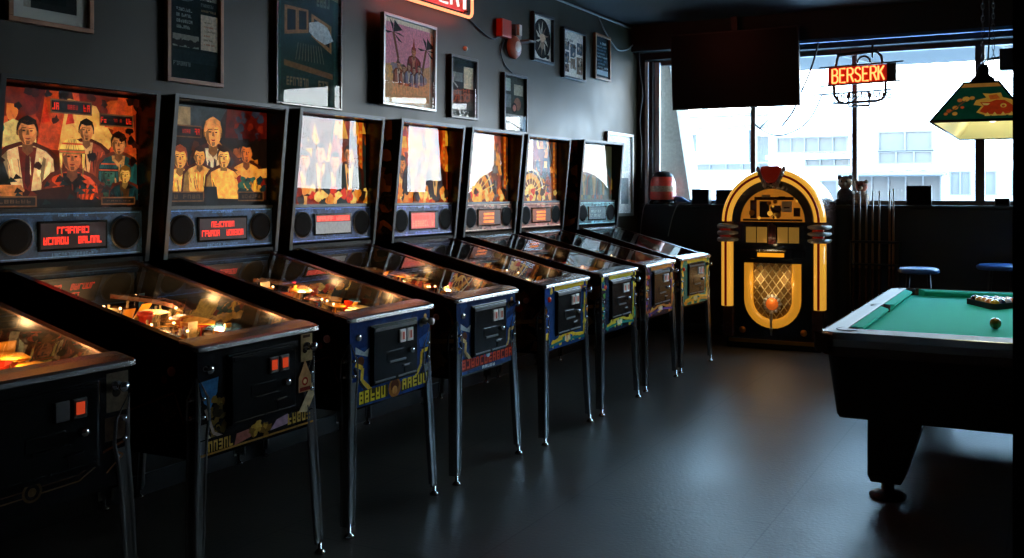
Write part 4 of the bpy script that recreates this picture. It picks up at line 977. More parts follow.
poster(8.045, 8.396, 2.55, 2.992, 'small wood-framed dark text poster, the high one closest to the window', a, 'wood', 0.024)
a = Art(0.75, (206, 210, 208)); a.rect(0.1, 0.55, 0.9, 0.9, (186, 192, 190)); a.rect(0.1, 0.1, 0.5, 0.48, (150, 160, 164)); a.blob(0.3, 0.3, 0.1, (70, 80, 84), rg); a.rect(0.58, 0.12, 0.9, 0.46, (120, 136, 142))
poster(8.31, 8.95, 1.215, 2.06, 'pale poster hanging low behind the last pinball machine', a, 'silver_frame', 0.03, depth=0.035)

# neon bar sign on stand-offs, red rounded outline with white tube letters
def strokes(ch):
    L = {
        'L': [[(0, 1), (0, 0), (0.7, 0)]], 'A': [[(0, 0), (0.35, 1), (0.7, 0)], [(0.13, 0.36), (0.57, 0.36)]],
        'G': [[(0.68, 0.82), (0.5, 0.98), (0.22, 0.98), (0.02, 0.75), (0, 0.3), (0.2, 0.03), (0.5, 0.02), (0.7, 0.2), (0.7, 0.45), (0.4, 0.45)]],
        'E': [[(0.66, 1), (0, 1), (0, 0), (0.68, 0)], [(0, 0.52), (0.52, 0.52)]],
        'R': [[(0, 0), (0, 1), (0.45, 1), (0.66, 0.88), (0.66, 0.64), (0.45, 0.52), (0, 0.52)], [(0.36, 0.52), (0.7, 0)]],
        'B': [[(0, 0), (0, 1), (0.42, 1), (0.6, 0.88), (0.6, 0.66), (0.42, 0.54), (0, 0.54)], [(0.42, 0.54), (0.66, 0.4), (0.66, 0.14), (0.44, 0), (0, 0)]],
        'S': [[(0.64, 0.84), (0.48, 0.99), (0.18, 0.99), (0.02, 0.84), (0.06, 0.64), (0.3, 0.53), (0.56, 0.42), (0.67, 0.24), (0.56, 0.05), (0.36, 0), (0.12, 0.02), (0, 0.18)]],
        'K': [[(0, 0), (0, 1)], [(0.64, 1), (0.06, 0.48)], [(0.22, 0.6), (0.68, 0)]],
    }
    return L[ch]
ns = empty('neon_sign', (XW, 5.44, 2.735), 0, 'red-outlined neon bar sign with white tube letters high on the left wall', 'neon sign')
y0, y1, z0, z1, R, xo = -0.44, 0.44, 0.02, 0.40, 0.05, 0.06
path = []
for cy, cz, a0 in ((y1 - R, z0 + R, -pi / 2), (y1 - R, z1 - R, 0), (y0 + R, z1 - R, pi / 2), (y0 + R, z0 + R, pi)):
    for k in range(6): a_ = a0 + k * pi / 10; path.append((xo, cy + R * cos(a_), cz + R * sin(a_)))
MB().tube(path, 0.0115, 8, True).build('outline_tube', 'neon_red', ns)
x = -0.37
for ch in 'LAGER':
    m_ = MB()
    for st in strokes(ch): m_.tube([(xo, x + p_[0] * 0.13, z0 + 0.055 + p_[1] * 0.24) for p_ in st], 0.0095, 7)
    m_.build('letter', 'neon_white', ns); x += 0.135
m_ = MB(); m_.tube([(xo, 0.34, 0.36), (xo, 0.34, 0.07)], 0.012, 8); m_.build('letter', 'neon_white', ns)
boxo('backing_board', (0.025, -0.41, 0.055), (0.032, 0.41, 0.37), 'red_paint', ns, 0.004)
q = MB()
for yy in (-0.38, 0.38):
    for zz in (0.06, 0.37): q.lathe([(0.007, 0.0), (0.007, 0.06)], (0, yy, zz), 'x', 8)
q.build('stand_off', 'black', ns)

for yy in (-0.38, -0.19, 0.0, 0.19, 0.38):
    for zz in (0.02, 0.40):
        L = bpy.data.lights.new('neon_light', 'POINT'); L.energy = 0.6; L.color = (1.0, 0.09, 0.025); L.shadow_soft_size = 0.05
        lo = bpy.data.objects.new('neon_light', L); COL.objects.link(lo); lo.parent = ns; lo.location = (0.11, yy, zz)
# alarm: red strobe box, bell and bracket
al = empty('fire_alarm', (XW, 6.4, 2.60), 0, 'fire alarm with red box, round bell and small bracket between the posters', 'alarm')
boxo('alarm_box', (0, -0.095, 0.09), (0.06, 0.05, 0.23), 'red_paint', al, 0.006)
q = MB(); q.lathe([(0.02, 0), (0.02, 0.02), (0.095, 0.022), (0.098, 0.03), (0.085, 0.052), (0.05, 0.07), (0.02, 0.076), (0.001, 0.077)], (0, 0.13, 0.035), 'x', 26); be = q.build('bell', 'red_bell', al)
q = MB(); q.lathe([(0.045, 0.072), (0.03, 0.08), (0.001, 0.082)], (0, 0.13, 0.035), 'x', 18); q.build('bell_cap', 'cream_plastic', be)
q = MB(); q.box((0, 0.13, 0.1), (0.05, 0.22, 0.22)); q.box((0, 0.19, 0.085), (0.14, 0.3, 0.1)); q.build('bracket', 'grey_plastic', al, bevel=0.004)
q = MB(); q.box((0.05, 0.15, 0.13), (0.07, 0.195, 0.22)); q.build('strobe_lens', 'cream_plastic', al, bevel=0.004)
q = MB(); q.lathe([(0.018, 0), (0.018, 0.012), (0.012, 0.02), (0.001, 0.022)], (XW, 5.87, 2.53), 'x', 14); tag(q.build('wall_sensor', 'cream_plastic'), 'tiny pale round sensor on the wall above the beige-paper collage', 'sensor')

def cable(name, pts, r, mat, label, cat='cable', n=6):
    # Catmull-Rom through the points
    P_ = [Vector(p_) for p_ in pts]; out = []
    for i in range(len(P_) - 1):
        a_, b_, c_, d_ = P_[max(i - 1, 0)], P_[i], P_[i + 1], P_[min(i + 2, len(P_) - 1)]
        for k in range(8):
            t = k / 8
            out.append(0.5 * ((2 * b_) + (c_ - a_) * t + (2 * a_ - 5 * b_ + 4 * c_ - d_) * t * t + (3 * b_ - a_ - 3 * c_ + d_) * t ** 3))
    out.append(P_[-1])
    return tag(MB().tube(out, r, n).build(name, mat), label, cat)
cable('wall_cable', [(XW + 0.012, 5.9, 2.76), (XW + 0.014, 6.12, 2.68), (XW + 0.012, 6.25, 2.66), (XW + 0.012, 6.34, 2.70)], 0.006, 'cable', 'black cable drooping from the red neon sign to the alarm')
cable('wall_cable', [(XW + 0.012, 6.42, 2.69), (XW + 0.012, 6.36, 2.58), (XW + 0.012, 6.42, 2.48), (XW + 0.012, 6.55, 2.42)], 0.006, 'cable', 'short black cable curling below the alarm bell')
cable('ceiling_conduit', [(XW + 0.02, -1.2, 3.165), (XW + 0.02, 2.5, 3.165), (XW + 0.02, 5.5, 3.165), (XW + 0.02, 8.9, 3.165)], 0.011, 'grey_plastic', 'pale straight conduit running along the top of the left wall', 'conduit')
cable('wall_cable', [(XW + 0.012, 8.15, 3.15), (XW + 0.02, 8.3, 3.02), (XW + 0.02, 8.55, 2.9), (XW + 0.02, 8.8, 2.93), (XW + 0.02, 8.95, 3.0)], 0.007, 'cable_pale', 'pale looping cable above the small wood-framed poster')
cable('hanging_cable', [(XW + 0.06, 9.03, 3.1), (XW + 0.05, 9.05, 2.8), (XW + 0.09, 9.04, 2.5), (XW + 0.05, 9.06, 2.2), (XW + 0.08, 9.04, 1.9), (XW + 0.06, 9.05, 1.5)], 0.008, 'cable', 'black cable hanging down the left window jamb')

# ================================================================== BACK WALL
tv = empty('television', (-0.155, 8.92, 2.295), 0, 'big black flat television hung high in front of the window', 'television')
MB_ = MB(); MB_.box((-0.655, -0.05, 0), (0.655, 0.0, 0.76)); tb = MB_.build('bezel', 'black', tv, bevel=0.005)
boxo('screen', (-0.64, -0.054, 0.018), (0.64, -0.049, 0.745), 'screen', tv)
q = MB(); q.box((-0.2, 0.0, 0.2), (0.2, 0.05, 0.55)); q.box((-0.03, 0.02, 0.5), (0.03, 0.05, 0.9)); q.build('mount', 'black', tv)
tv.rotation_euler = (radians(5), 0, 0)

# BERSERK neon in the window
bs = empty('neon_sign', (1.04, 8.98, 2.25), 0, 'orange BERSERK neon sign with a cage of unlit tubes hanging in the window', 'neon sign')
def bx(x): return x - 1.04
def bz_(z): return z - 2.25
MB().prism([(bx(0.735), bz_(2.48)), (bx(1.37), bz_(2.505)), (bx(1.37), bz_(2.66)), (bx(0.745), bz_(2.65))], 'y', 0.02, 0.028).build('backing_board', 'sign_red', bs)
boxo('board_end', (bx(1.29), 0.008, bz_(2.505)), (bx(1.375), 0.03, bz_(2.662)), 'black', bs)
x = 0.785
for ch in 'BERSERK':
    q = MB()
    for st in strokes(ch): q.tube([(bx(x + p_[0] * 0.077), 0.0, bz_(2.502 + (x - 0.78) * 0.025 + p_[1] * 0.13)) for p_ in st], 0.0082, 7)
    q.build('letter', 'neon_letter', bs); x += 0.0715
q = MB()
for z_, xa, xb in ((2.663, 0.66, 1.44), (2.488, 0.67, 1.45), (2.405, 0.60, 1.33)):
    q.tube([(bx(xa), 0.015, bz_(z_ - 0.01)), (bx(xb), 0.015, bz_(z_ + 0.012))], 0.0085, 6)
q.build('support_rod', 'neon_off', bs)
q = MB()
q.tube([(bx(0.815), 0, bz_(2.655)), (bx(0.84), 0, bz_(2.75)), (bx(0.86), 0, bz_(2.765))], 0.0140, 7)
q.tube([(bx(0.83), 0, bz_(2.762)), (bx(1.21), 0, bz_(2.785))], 0.0182, 7)
q.tube([(bx(1.19), 0, bz_(2.78)), (bx(1.24), 0, bz_(2.735)), (bx(1.255), 0, bz_(2.66))], 0.0140, 7)
q.tube([(bx(1.16), 0, bz_(2.84)), (bx(1.16), 0, bz_(2.72))], 0.0112, 7)
q.tube([(bx(1.08 + 0.06 * cos(t)), 0, bz_(2.68 + 0.06 * sin(t))) for t in [pi * k / 8 for k in range(9)]], 0.0112, 7)
q.tube([(bx(0.8), 0, bz_(2.48)), (bx(0.805), 0, bz_(2.38)), (bx(0.85), 0, bz_(2.32)), (bx(0.9), 0, bz_(2.30))], 0.0154, 7)
q.tube([(bx(1.28), 0, bz_(2.5)), (bx(1.28), 0, bz_(2.38)), (bx(1.25), 0, bz_(2.33)), (bx(1.2), 0, bz_(2.315)), (bx(0.92), 0, bz_(2.308))], 0.0140, 7)
q.build('frame_tube', 'neon_off', bs)
q = MB(); r3 = random.Random(3)
for k in range(8):
    x_ = 0.84 + 0.055 * k
    q.tube([(bx(x_), 0, bz_(2.40)), (bx(x_ + 0.02 * (r3.random() - 0.5)), 0, bz_(2.36)), (bx(x_ + 0.03), 0, bz_(2.34 + 0.02 * r3.random())), (bx(x_ + 0.035), 0, bz_(2.39))], 0.0091, 6)
q.tube([(bx(0.94), 0, bz_(2.40)), (bx(0.94), 0, bz_(2.275)), (bx(1.13), 0, bz_(2.275)), (bx(1.13), 0, bz_(2.245))], 0.0112, 6); q.tube([(bx(1.13), 0, bz_(2.275)), (bx(1.13), 0, bz_(2.4))], 0.0112, 6)
for k in range(3): q.tube([(bx(1.27), 0, bz_(2.335 + 0.025 * k)), (bx(1.34), 0, bz_(2.345 + 0.025 * k))], 0.0070, 6)
q.tube([(bx(0.79), 0, bz_(2.31)), (bx(0.95), 0, bz_(2.3))], 0.0112, 6)
q.build('script_tube', 'neon_off', bs)
q = MB()
for xx in (0.86, 1.16): q.tube([(bx(xx), 0.0, bz_(2.77)), (bx(xx + 0.01), -0.01, bz_(2.93))], 0.003, 5)
q.build('hanging_wire', 'cable', bs)
cable('hanging_cable', [(0.66, 8.95, 2.92), (0.635, 8.95, 2.8), (0.57, 8.95, 2.6), (0.48, 8.95, 2.4), (0.41, 8.95, 2.24), (0.30, 8.95, 2.1)], 0.0105, 'cable', 'black lead hanging diagonally between the television and the neon sign')
cable('hanging_cable', [(-0.03, 9.0, 2.22), (0.02, 9.0, 2.13), (0.15, 9.0, 2.04), (0.3, 9.0, 2.02), (0.48, 9.0, 2.09), (0.6, 9.0, 2.22), (0.68, 8.99, 2.39)], 0.0075, 'cable', 'thin slack wire looping from the television to the neon sign')
cable('hanging_cable', [(0.06, 9.02, 2.09), (0.13, 9.02, 2.16), (0.24, 9.02, 2.23), (0.36, 9.02, 2.27)], 0.006, 'cable', 'short thin wire rising behind the television corner')

# sill objects
SY = YB + 0.04
he = empty('helmet', (-1.03, SY, SILL), 0.2, 'red helmet with pale markings on the left end of the window sill', 'helmet')
q = MB(); q.lathe([(0.135, 0.03), (0.142, 0.1), (0.14, 0.19), (0.128, 0.25), (0.1, 0.305), (0.06, 0.335), (0.001, 0.345)], (0, 0, 0), 'z', 24); sh = q.build('shell', pbr('helmet_red', S(196, 58, 40), 0.3, coat=0.6, var=0.25, scale=25), he)
q = MB()
q.lathe([(0.1425, 0.13), (0.1435, 0.14), (0.1425, 0.175), (0.1405, 0.19)], (0, 0, 0), 'z', 24, -2.6, -0.5); q.build('pale_band', pbr('pale_print', S(150, 120, 96), 0.5, var=0.6, scale=70), sh)
q = MB(); q.lathe([(0.115, 0.285), (0.103, 0.308), (0.062, 0.34), (0.001, 0.35)], (0, 0, 0), 'z', 24); q.build('dark_top', 'black', sh)
q = MB(); q.lathe([(0.145, 0.0), (0.15, 0.012), (0.14, 0.045), (0.12, 0.05)], (0, 0, 0), 'z', 24); q.build('base_ring', 'black_gloss', he)
q = MB(); q.tube([(0.12, -0.02, 0.06), (0.2, -0.02, 0.05), (0.27, 0.0, 0.02), (0.3, 0.02, 0.012)], [0.03, 0.026, 0.016, 0.008], 8); q.build('strap', 'navy_vinyl', he)
cable('hanging_cable', [(-0.76, SY - 0.02, SILL + 0.015), (-0.82, YB - 0.06, SILL - 0.0), (-0.88, YB - 0.07, 1.2), (-0.93, YB - 0.07, 1.0)], 0.005, 'cable_pale', 'pale cord running from the helmet down the wall')
cable('hanging_cable', [(-1.15, SY - 0.06, SILL + 0.012), (-1.2, YB - 0.06, SILL - 0.02), (-1.23, YB - 0.07, 1.15), (-1.25, YB - 0.07, 0.9)], 0.005, 'cable_pale', 'pale cord hanging in the wall corner beneath the helmet')

def sill_box(name, x0, x1, h, d, label, cat, lean=0.0):
    r = empty(name, ((x0 + x1) / 2, SY, SILL), 0, label, cat)
    w_ = (x1 - x0) / 2
    q = MB(); q.box((-w_, -d / 2, 0), (w_, d / 2, h)); q.build('case', 'black', r, bevel=0.006)
    q = MB(); q.box((-w_ + 0.012, -d / 2 - 0.003, 0.012), (w_ - 0.012, -d / 2 + 0.001, h - 0.012)); q.build('front_panel', 'speaker_cloth', r)
    return r
sill_box('speaker_box', -0.69, -0.505, 0.155, 0.1, 'small black box on the sill between the helmet and the jukebox', 'speaker')
sill_box('speaker_box', -0.43, -0.25, 0.15, 0.1, 'small black box on the sill half hidden behind the jukebox', 'speaker')
sill_box('picture_plaque', 1.44, 1.672, 0.185, 0.03, 'black plaque standing on the sill above the wall beside the cue rack', 'plaque')
r = sill_box('metal_tin', 2.215, 2.345, 0.07, 0.08, 'low dark tin on the sill at the far right of the window', 'tin')
# two plush toys
pt = pbr('plush_tan', S(150, 124, 96), 0.95, var=0.5, scale=40, bump=0.3); pd = pbr('plush_dark', S(60, 56, 54), 0.95, var=0.4, scale=40, bump=0.3); pr_ = pbr('plush_rust', S(140, 74, 50), 0.95, var=0.3, scale=40)
def plush(x, h, m1, m2, label):
    r = empty('plush_toy', (x, SY - 0.02, SILL), 0, label, 'plush toy')
    q = MB(); q.ball((0, 0, h * 0.3), h * 0.3, 12, (0.95, 0.7, 1.0)); q.ball((-h * 0.22, -0.03, h * 0.1), h * 0.11, 8); q.ball((h * 0.22, -0.03, h * 0.1), h * 0.11, 8); q.build('body', m1, r)
    q = MB(); q.ball((0, 0, h * 0.74), h * 0.24, 12, (1, 0.8, 1)); hd = q.build('head', m2, r)
    for s in (-1, 1): MB().ball((s * h * 0.18, 0, h * 0.92), h * 0.09, 8).build('ear', m1, hd)
    q = MB(); q.ball((0, -h * 0.18, h * 0.68), h * 0.09, 8); q.build('muzzle', pt, hd)
    for s in (-1, 1): MB().ball((s * h * 0.09, -h * 0.18, h * 0.79), h * 0.03, 6).build('eye', 'black_gloss', hd)
plush(0.875, 0.29, pd, pt, 'grey and tan plush toy on the sill right behind the jukebox shoulder')
plush(1.03, 0.24, pt, pr_, 'rust-faced plush toy on the sill above the leftmost pool cue')

# small speaker on a bracket by the window mullion
ws = empty('wall_speaker', (2.36, 8.86, 2.52), 0, 'small black box on a bracket high in the window, behind the pool table lamp', 'speaker')
boxo('case', (-0.09, -0.06, 0), (0.11, 0.06, 0.19), 'black', ws, 0.006)
q = MB(); q.tube([(-0.09, 0, 0.12), (-0.2, 0.1, 0.12), (-0.26, 0.34, 0.12)], 0.012, 7); q.build('bracket', 'black', ws)

# ================================================================== JUKEBOX
JX, JY = 0.342, 8.46
jb = empty('jukebox', (JX, JY, 0), 0, 'glowing yellow arched jukebox standing under the window', 'jukebox')
RA, ZA = 0.49, 1.185
def arch(r, z0=0.0, n=28, w=None, zc=ZA):
    w = r if w is None else w
    return [(-w, z0)] + [(r * -cos(pi * k / n), zc + r * sin(pi * k / n)) for k in range(n + 1)] + [(w, z0)]
def arch_ring(ro, ri, y0, y1, n=32, zb=None):
    q = MB(); secs = []
    for k in range(n + 1):
        t = pi * k / n; c_, s_ = -cos(t), sin(t)
        # rounded (tube-like) section
        rm, hw_ = (ro + ri) / 2, (ro - ri) / 2; d_ = y1 - y0
        sec = []
        for j in range(7):
            b_ = pi * j / 6
            sec.append(((rm - hw_ * cos(b_)) * c_, y1 - d_ * (0.35 + 0.65 * sin(b_)), ZA + (rm - hw_ * cos(b_)) * s_))
        sec.append((ro * c_, y1, ZA + ro * s_)); sec.append((ri * c_, y1, ZA + ri * s_))
        secs.append(sec)
    q.smooth = True
    return q.loft(secs)
q = MB(); q.prism(arch(0.478, 0.10, w=0.478), 'y', 0.035, 0.62); q.build('case', 'wood_dark', jb, bevel=0.01)
boxo('plinth', (-0.45, 0.01, 0.0), (0.45, 0.6, 0.1), 'black', jb, 0.008)
boxo('kick_strip', (-0.42, -0.012, 0.055), (0.40, 0.01, 0.09), 'brass', jb, 0.004)
q = MB(); q.prism(arch(0.38, 0.1, w=0.38), 'y', 0.008, 0.036); q.build('front_board', 'black_gloss', jb, bevel=0.004)
at_ = arch_ring(0.49, 0.385, -0.05, 0.04).build('arch_light', 'amber', jb)
arch_ring(0.449, 0.426, -0.0585, -0.045).build('red_stripe', 'stripe_red', at_)
# black inner arch
q = MB(); outer = [(0.385 * -cos(pi * k / 28), ZA + 0.385 * sin(pi * k / 28)) for k in range(29)]; inner = [(0.305 * -cos(pi * k / 28), ZA + 0.305 * sin(pi * k / 28)) for k in range(29)]
for k in range(28):
    q.add([(outer[k][0], -0.02, outer[k][1]), (outer[k + 1][0], -0.02, outer[k + 1][1]), (inner[k + 1][0], -0.012, inner[k + 1][1]), (inner[k][0], -0.012, inner[k][1]),
           (outer[k][0], 0.02, outer[k][1]), (outer[k + 1][0], 0.02, outer[k + 1][1]), (inner[k + 1][0], 0.02, inner[k + 1][1]), (inner[k][0], 0.02, inner[k][1])],
          [(3, 2, 1, 0), (0, 1, 5, 4), (2, 3, 7, 6), (4, 5, 6, 7)])
q.build('inner_arch', 'black_gloss', jb)
# lit window with the record changer
half = [(0.305 * -cos(pi * k / 24), ZA + 0.305 * sin(pi * k / 24)) for k in range(25)]
wn = MB().prism(half, 'y', 0.0, 0.007).build('display_window', pbr('amber_window', S(196, 120, 40), 0.4, emit=S(214, 130, 36), estr=0.42, var=0.45, scale=9), jb)
r4 = random.Random(11)
q = MB()
for (x0, z0_, x1, z1_, m_) in ((-0.21, 0.03, -0.15, 0.2, 'wood_dark'), (-0.12, 0.04, -0.03, 0.19, 'black'), (-0.01, 0.05, 0.08, 0.15, 'wood_dark'), (-0.17, 0.2, 0.2, 0.23, 'wood_dark'), (-0.28, 0.005, 0.28, 0.025, 'wood_dark'),
                             (0.2, 0.05, 0.26, 0.13, 'wood_dark'), (-0.1, 0.22, -0.02, 0.25, 'plastic_cream'), (0.06, 0.21, 0.12, 0.235, 'black'), (0.0, 0.03, 0.04, 0.08, 'amber')):
    q.use(m_).box((x0, -0.01, ZA + z0_), (x1, 0.0, ZA + z1_))
for k in range(12): q.use(('brass', 'wood_dark', 'amber')[k % 3]).lathe([(0.012 + 0.02 * r4.random(), -0.012), (0.001, -0.013)][::-1], (-0.24 + 0.48 * r4.random(), 0, ZA + 0.03 + 0.17 * r4.random()), 'y', 10)
q.build('record_changer', None, wn)
q = MB(); q.use('plastic_cream').box((0.09, -0.014, ZA + 0.09), (0.185, -0.008, ZA + 0.19)); q.use('wood_dark').box((0.11, -0.0155, ZA + 0.125), (0.165, -0.013, ZA + 0.137)); q.build('price_card', None, wn)
# crown
q = MB(); q.prism([(-0.105, 0.005), (-0.075, -0.085), (-0.035, -0.13), (0.035, -0.13), (0.075, -0.085), (0.105, 0.005), (0.07, 0.025), (-0.07, 0.025)], 'y', -0.075, 0.03)
cr_ = q.build('crown_jewel', 'jewel_red', jb, bevel=0.008, loc=(0, 0, ZA + RA))
q = MB()
for s in (-1, 1):
    for k in range(5): q.ball((s * (0.122 - 0.016 * k), -0.06, -0.005 - 0.036 * k), 0.026, 8, (0.8, 0.7, 1.1))
for k in range(5): q.ball((-0.05 + 0.025 * k, -0.06, -0.155 + 0.012 * abs(k - 2)), 0.013, 8)
q.build('crown_leaf', 'ornament', cr_)
# side columns
for s in (-1, 1):
    x0, x1 = (0.385, 0.49)
    secs = []
    for z in (0.39, 1.0):
        sec = []
        for j in range(9):
            t = pi * j / 8; sec.append((s * (0.4375 - 0.0525 * cos(t)), 0.02 - 0.07 * (0.4 + 0.6 * sin(t)), z))
        sec += [(s * 0.49, 0.04, z), (s * 0.385, 0.04, z)]
        secs.append(sec if s > 0 else sec[::-1])
    q = MB(); q.smooth = True; q.loft(secs); pl = q.build('column_light', 'amber', jb)
    boxo('red_stripe', (s * 0.4365 - 0.011, -0.0545, 0.392), (s * 0.4365 + 0.011, -0.045, 0.998), 'stripe_red', pl)
    boxo('column_base', (min(s * 0.37, s * 0.475), -0.03, 0.1), (max(s * 0.37, s * 0.475), 0.04, 0.39), 'wood_dark', jb, 0.01)
    br = MB()
    for k in range(3):
        z = 1.015 + 0.062 * k
        sec2 = []
        br.tube([(s * 0.335, 0.0, z), (s * 0.37, -0.055, z), (s * 0.4375, -0.075, z + 0.004), (s * 0.50, -0.05, z), (s * 0.515, 0.03, z), (s * 0.505, 0.16, z)], [0.012, 0.02, 0.024, 0.022, 0.018, 0.012], 8)
    bk_ = br.build('shoulder_bracket', 'ornament', jb)
    q = MB()
    for k in range(2):
        q.tube([(s * 0.39, -0.045, 1.046 + 0.062 * k), (s * 0.4375, -0.062, 1.046 + 0.062 * k), (s * 0.485, -0.04, 1.046 + 0.062 * k)], 0.02, 8)
    q.build('bracket_insert', 'jewel_red', bk_)
# title cards
tp = boxo('title_panel', (-0.31, -0.006, 0.975), (0.31, 0.01, 1.155), 'black_gloss', jb, 0.003)
for x0, x1 in ((-0.25, -0.155), (-0.145, -0.05), (0.05, 0.145), (0.155, 0.25)):
    q = MB(); q.use('amber_dim')
    q.box((x0, -0.012, 0.99), (x1, -0.005, 1.135)); q.use('wood_dark')
    for k in range(6): q.box((x0, -0.0135, 1.012 + 0.02 * k), (x1, -0.0115, 1.016 + 0.02 * k))
    q.build('title_card', pbr('title_card_amber', S(150, 112, 50), 0.5, emit=S(190, 140, 56), estr=0.3), tp)
q = MB()
for k in range(5): q.tube([(-0.03 + 0.015 * k, -0.016, 0.98), (-0.03 + 0.015 * k, -0.02, 1.15 + 0.02 * (1 - abs(k - 2) / 2))], 0.008, 8)
q.build('centre_fin', pbr('dark_red_fin', S(78, 34, 30), 0.3, coat=0.5), tp)
# selector
se = boxo('selector_panel', (-0.2, -0.05, 0.842), (0.2, 0.01, 0.935), 'black_gloss', jb, 0.008)
boxo('lit_strip', (-0.128, -0.056, 0.862), (0.122, -0.049, 0.898), 'amber_strip', se)
q = MB()
for k in range(14): q.lathe([(0.001, -0.066), (0.009, -0.064), (0.01, -0.048)], (-0.13 + 0.02 * k, 0, 0.92), 'y', 8)
q.build('key_row', 'chrome', se); 
for s in (-1, 1): boxo('coin_panel', (s * 0.25 - 0.05, -0.02, 0.852), (s * 0.25 + 0.05, 0.01, 0.925), 'door_black', jb, 0.006)
# lower grille
def u_path(w, zt, zc, n=16): return [(-w, zt)] + [(-w * cos(pi * k / n), zc - w * sin(pi * k / n)) for k in range(n + 1)] + [(w, zt)]
ZC2 = 0.445
secs = []
for (x, z), (xi, zi) in zip(u_path(0.268, 0.80, ZC2 + 0.02), u_path(0.182, 0.80, ZC2 + 0.02)):
    sec = []
    for j in range(7):
        t = pi * j / 6; m1, m2 = (1 + cos(t)) / 2, (1 - cos(t)) / 2
        sec.append((x * m1 + xi * m2, 0.01 - 0.055 * (0.3 + 0.7 * sin(t)), z * m1 + zi * m2))
    sec += [(xi, 0.02, zi), (x, 0.02, z)]
    secs.append(sec[::-1])
q = MB(); q.smooth = True; q.loft(secs); q.build('grille_light', 'amber_dim', jb)
gp = [(x, z) for x, z in u_path(0.185, 0.80, ZC2 + 0.02)]
gc = MB().prism(gp, 'y', 0.0, 0.009).build('grille_cloth', 'gold_cloth', jb)
q = MB()
def in_u(x, z): return abs(x) < 0.18 and z < 0.80 and (z > ZC2 + 0.02 or x * x + (z - ZC2 - 0.02) ** 2 < 0.18 ** 2)
for sgn in (-1, 1):
    for k in range(-9, 14):
        pts = []
        for j in range(61):
            x = -0.18 + 0.36 * j / 60; z = 0.35 + 0.1 * k + sgn * x * 1.35
            if in_u(x, z): pts.append((x, -0.008 if sgn > 0 else -0.004, z))
        if len(pts) > 3: q.tube([pts[0], pts[-1]], 0.0055, 6)
q.build('lattice', pbr('gilt_wire', S(236, 214, 156), 0.4), gc)
q = MB(); q.lathe([(0.001, -0.045), (0.03, -0.042), (0.055, -0.03), (0.06, -0.005)], (0, 0, 0.425), 'y', 22); md = q.build('medallion', pbr('amber_button', S(230, 120, 50), 0.2, coat=0.6, emit=S(236, 110, 36), estr=0.4), jb)
q = MB()
for k in range(12): q.ball((0.072 * cos(k * pi / 6), -0.012, 0.425 + 0.072 * sin(k * pi / 6)), 0.02, 8, (1, 0.7, 1))
q.build('medallion_rim', 'ornament', md)
q = MB(); q.tube([(0, -0.03, 0.36), (0, -0.052, 0.27), (0, -0.04, 0.14)], [0.016, 0.012, 0.008], 8)
for z in (0.34, 0.29, 0.2): q.ball((0, -0.045, z), 0.018, 8)
q.build('centre_drop', 'ornament', jb)
for s in (-1, 1):
    MB().lathe([(0.001, -0.012), (0.014, -0.01), (0.03, 0.0), (0.032, 0.01)], (s * 0.29, 0, 0.17), 'y', 12).build('rosette', 'brass', jb)

# ================================================================== CUE RACK, CUES, STOOLS
rk = empty('cue_rack', (1.18, YB - 0.11, 0), 0, 'black cue rack standing against the wall beside the jukebox', 'cue rack')
q = MB(); q.box((-0.235, -0.05, 0.98), (0.225, 0.05, 1.0)); q.box((-0.235, -0.05, 0.77), (0.225, 0.05, 0.785)); q.box((-0.235, -0.06, 0.0), (0.225, 0.06, 0.04)); q.build('shelf', 'black', rk, bevel=0.004)
q = MB()
for x in (-0.225, 0.215):
    q.box((x - 0.01, -0.04, 0.04), (x + 0.01, 0.04, 1.0))
q.box((0.0, 0.03, 0.04), (0.05, 0.045, 1.0)); q.build('upright', 'black', rk, bevel=0.003)
cl = ['leftmost pool cue in the rack', 'second pool cue from the left in the rack', 'third pool cue from the left in the rack', 'middle pool cue in the rack', 'pool cue just left of the gap in the rack', 'pool cue just right of the gap in the rack', 'rightmost pool cue, close beside another in the rack']
for k, x in enumerate((0.978, 1.038, 1.098, 1.158, 1.218, 1.312, 1.346)):
    cu = empty('pool_cue', (x, YB - 0.11, 0.04), 0, 'wooden ' + cl[k] + ' by the jukebox', 'pool cue', 'pool cues in the rack')
    top = 1.42 + (0.01 if k < 5 else 0.03)
    MB().lathe([(0.001, 0.0), (0.0155, 0.0), (0.0155, 0.35), (0.0125, 0.7)], (0, 0, 0), 'z', 10).build('butt', 'cue_butt', cu)
    MB().lathe([(0.0125, 0.7), (0.008, top - 0.02), (0.001, top - 0.018)], (0, 0, 0), 'z', 10).build('shaft', 'wood_cue', cu)
    MB().lathe([(0.0085, top - 0.025), (0.0085, top - 0.005), (0.005, top), (0.001, top)], (0, 0, 0), 'z', 8).build('tip', 'cream_plastic', cu)
def stool(x, y, label, w=0.163):
    r = empty('bar_stool', (x, y, 0), 0.1, label, 'bar stool', 'bar stools behind the pool table')
    q = MB(); n = 20
    q.lathe([(0.001, 0.80), (w - 0.01, 0.80), (w, 0.81), (w, 0.83), (w - 0.02, 0.842), (0.001, 0.845)], (0, 0, 0), 'z', 24); q.build('seat', 'navy_vinyl', r)
    for k in range(4):
        a_ = pi / 4 + k * pi / 2; MB().tube([(0.11 * cos(a_), 0.11 * sin(a_), 0.80), (0.19 * cos(a_), 0.19 * sin(a_), 0.0)], 0.014, 8).build('leg', 'black', r)
    q = MB(); q.tube([(0.170 * cos(2 * pi * k / 24), 0.170 * sin(2 * pi * k / 24), 0.24) for k in range(24)], 0.009, 7, True); q.build('footrest', 'trim_metal', r)
stool(1.70, 7.94, 'bar stool with round dark blue seat behind the far left corner of the pool table')
stool(2.29, 8.60, 'bar stool with round dark blue seat behind the ball rack, beside the dark jamb', 0.195)

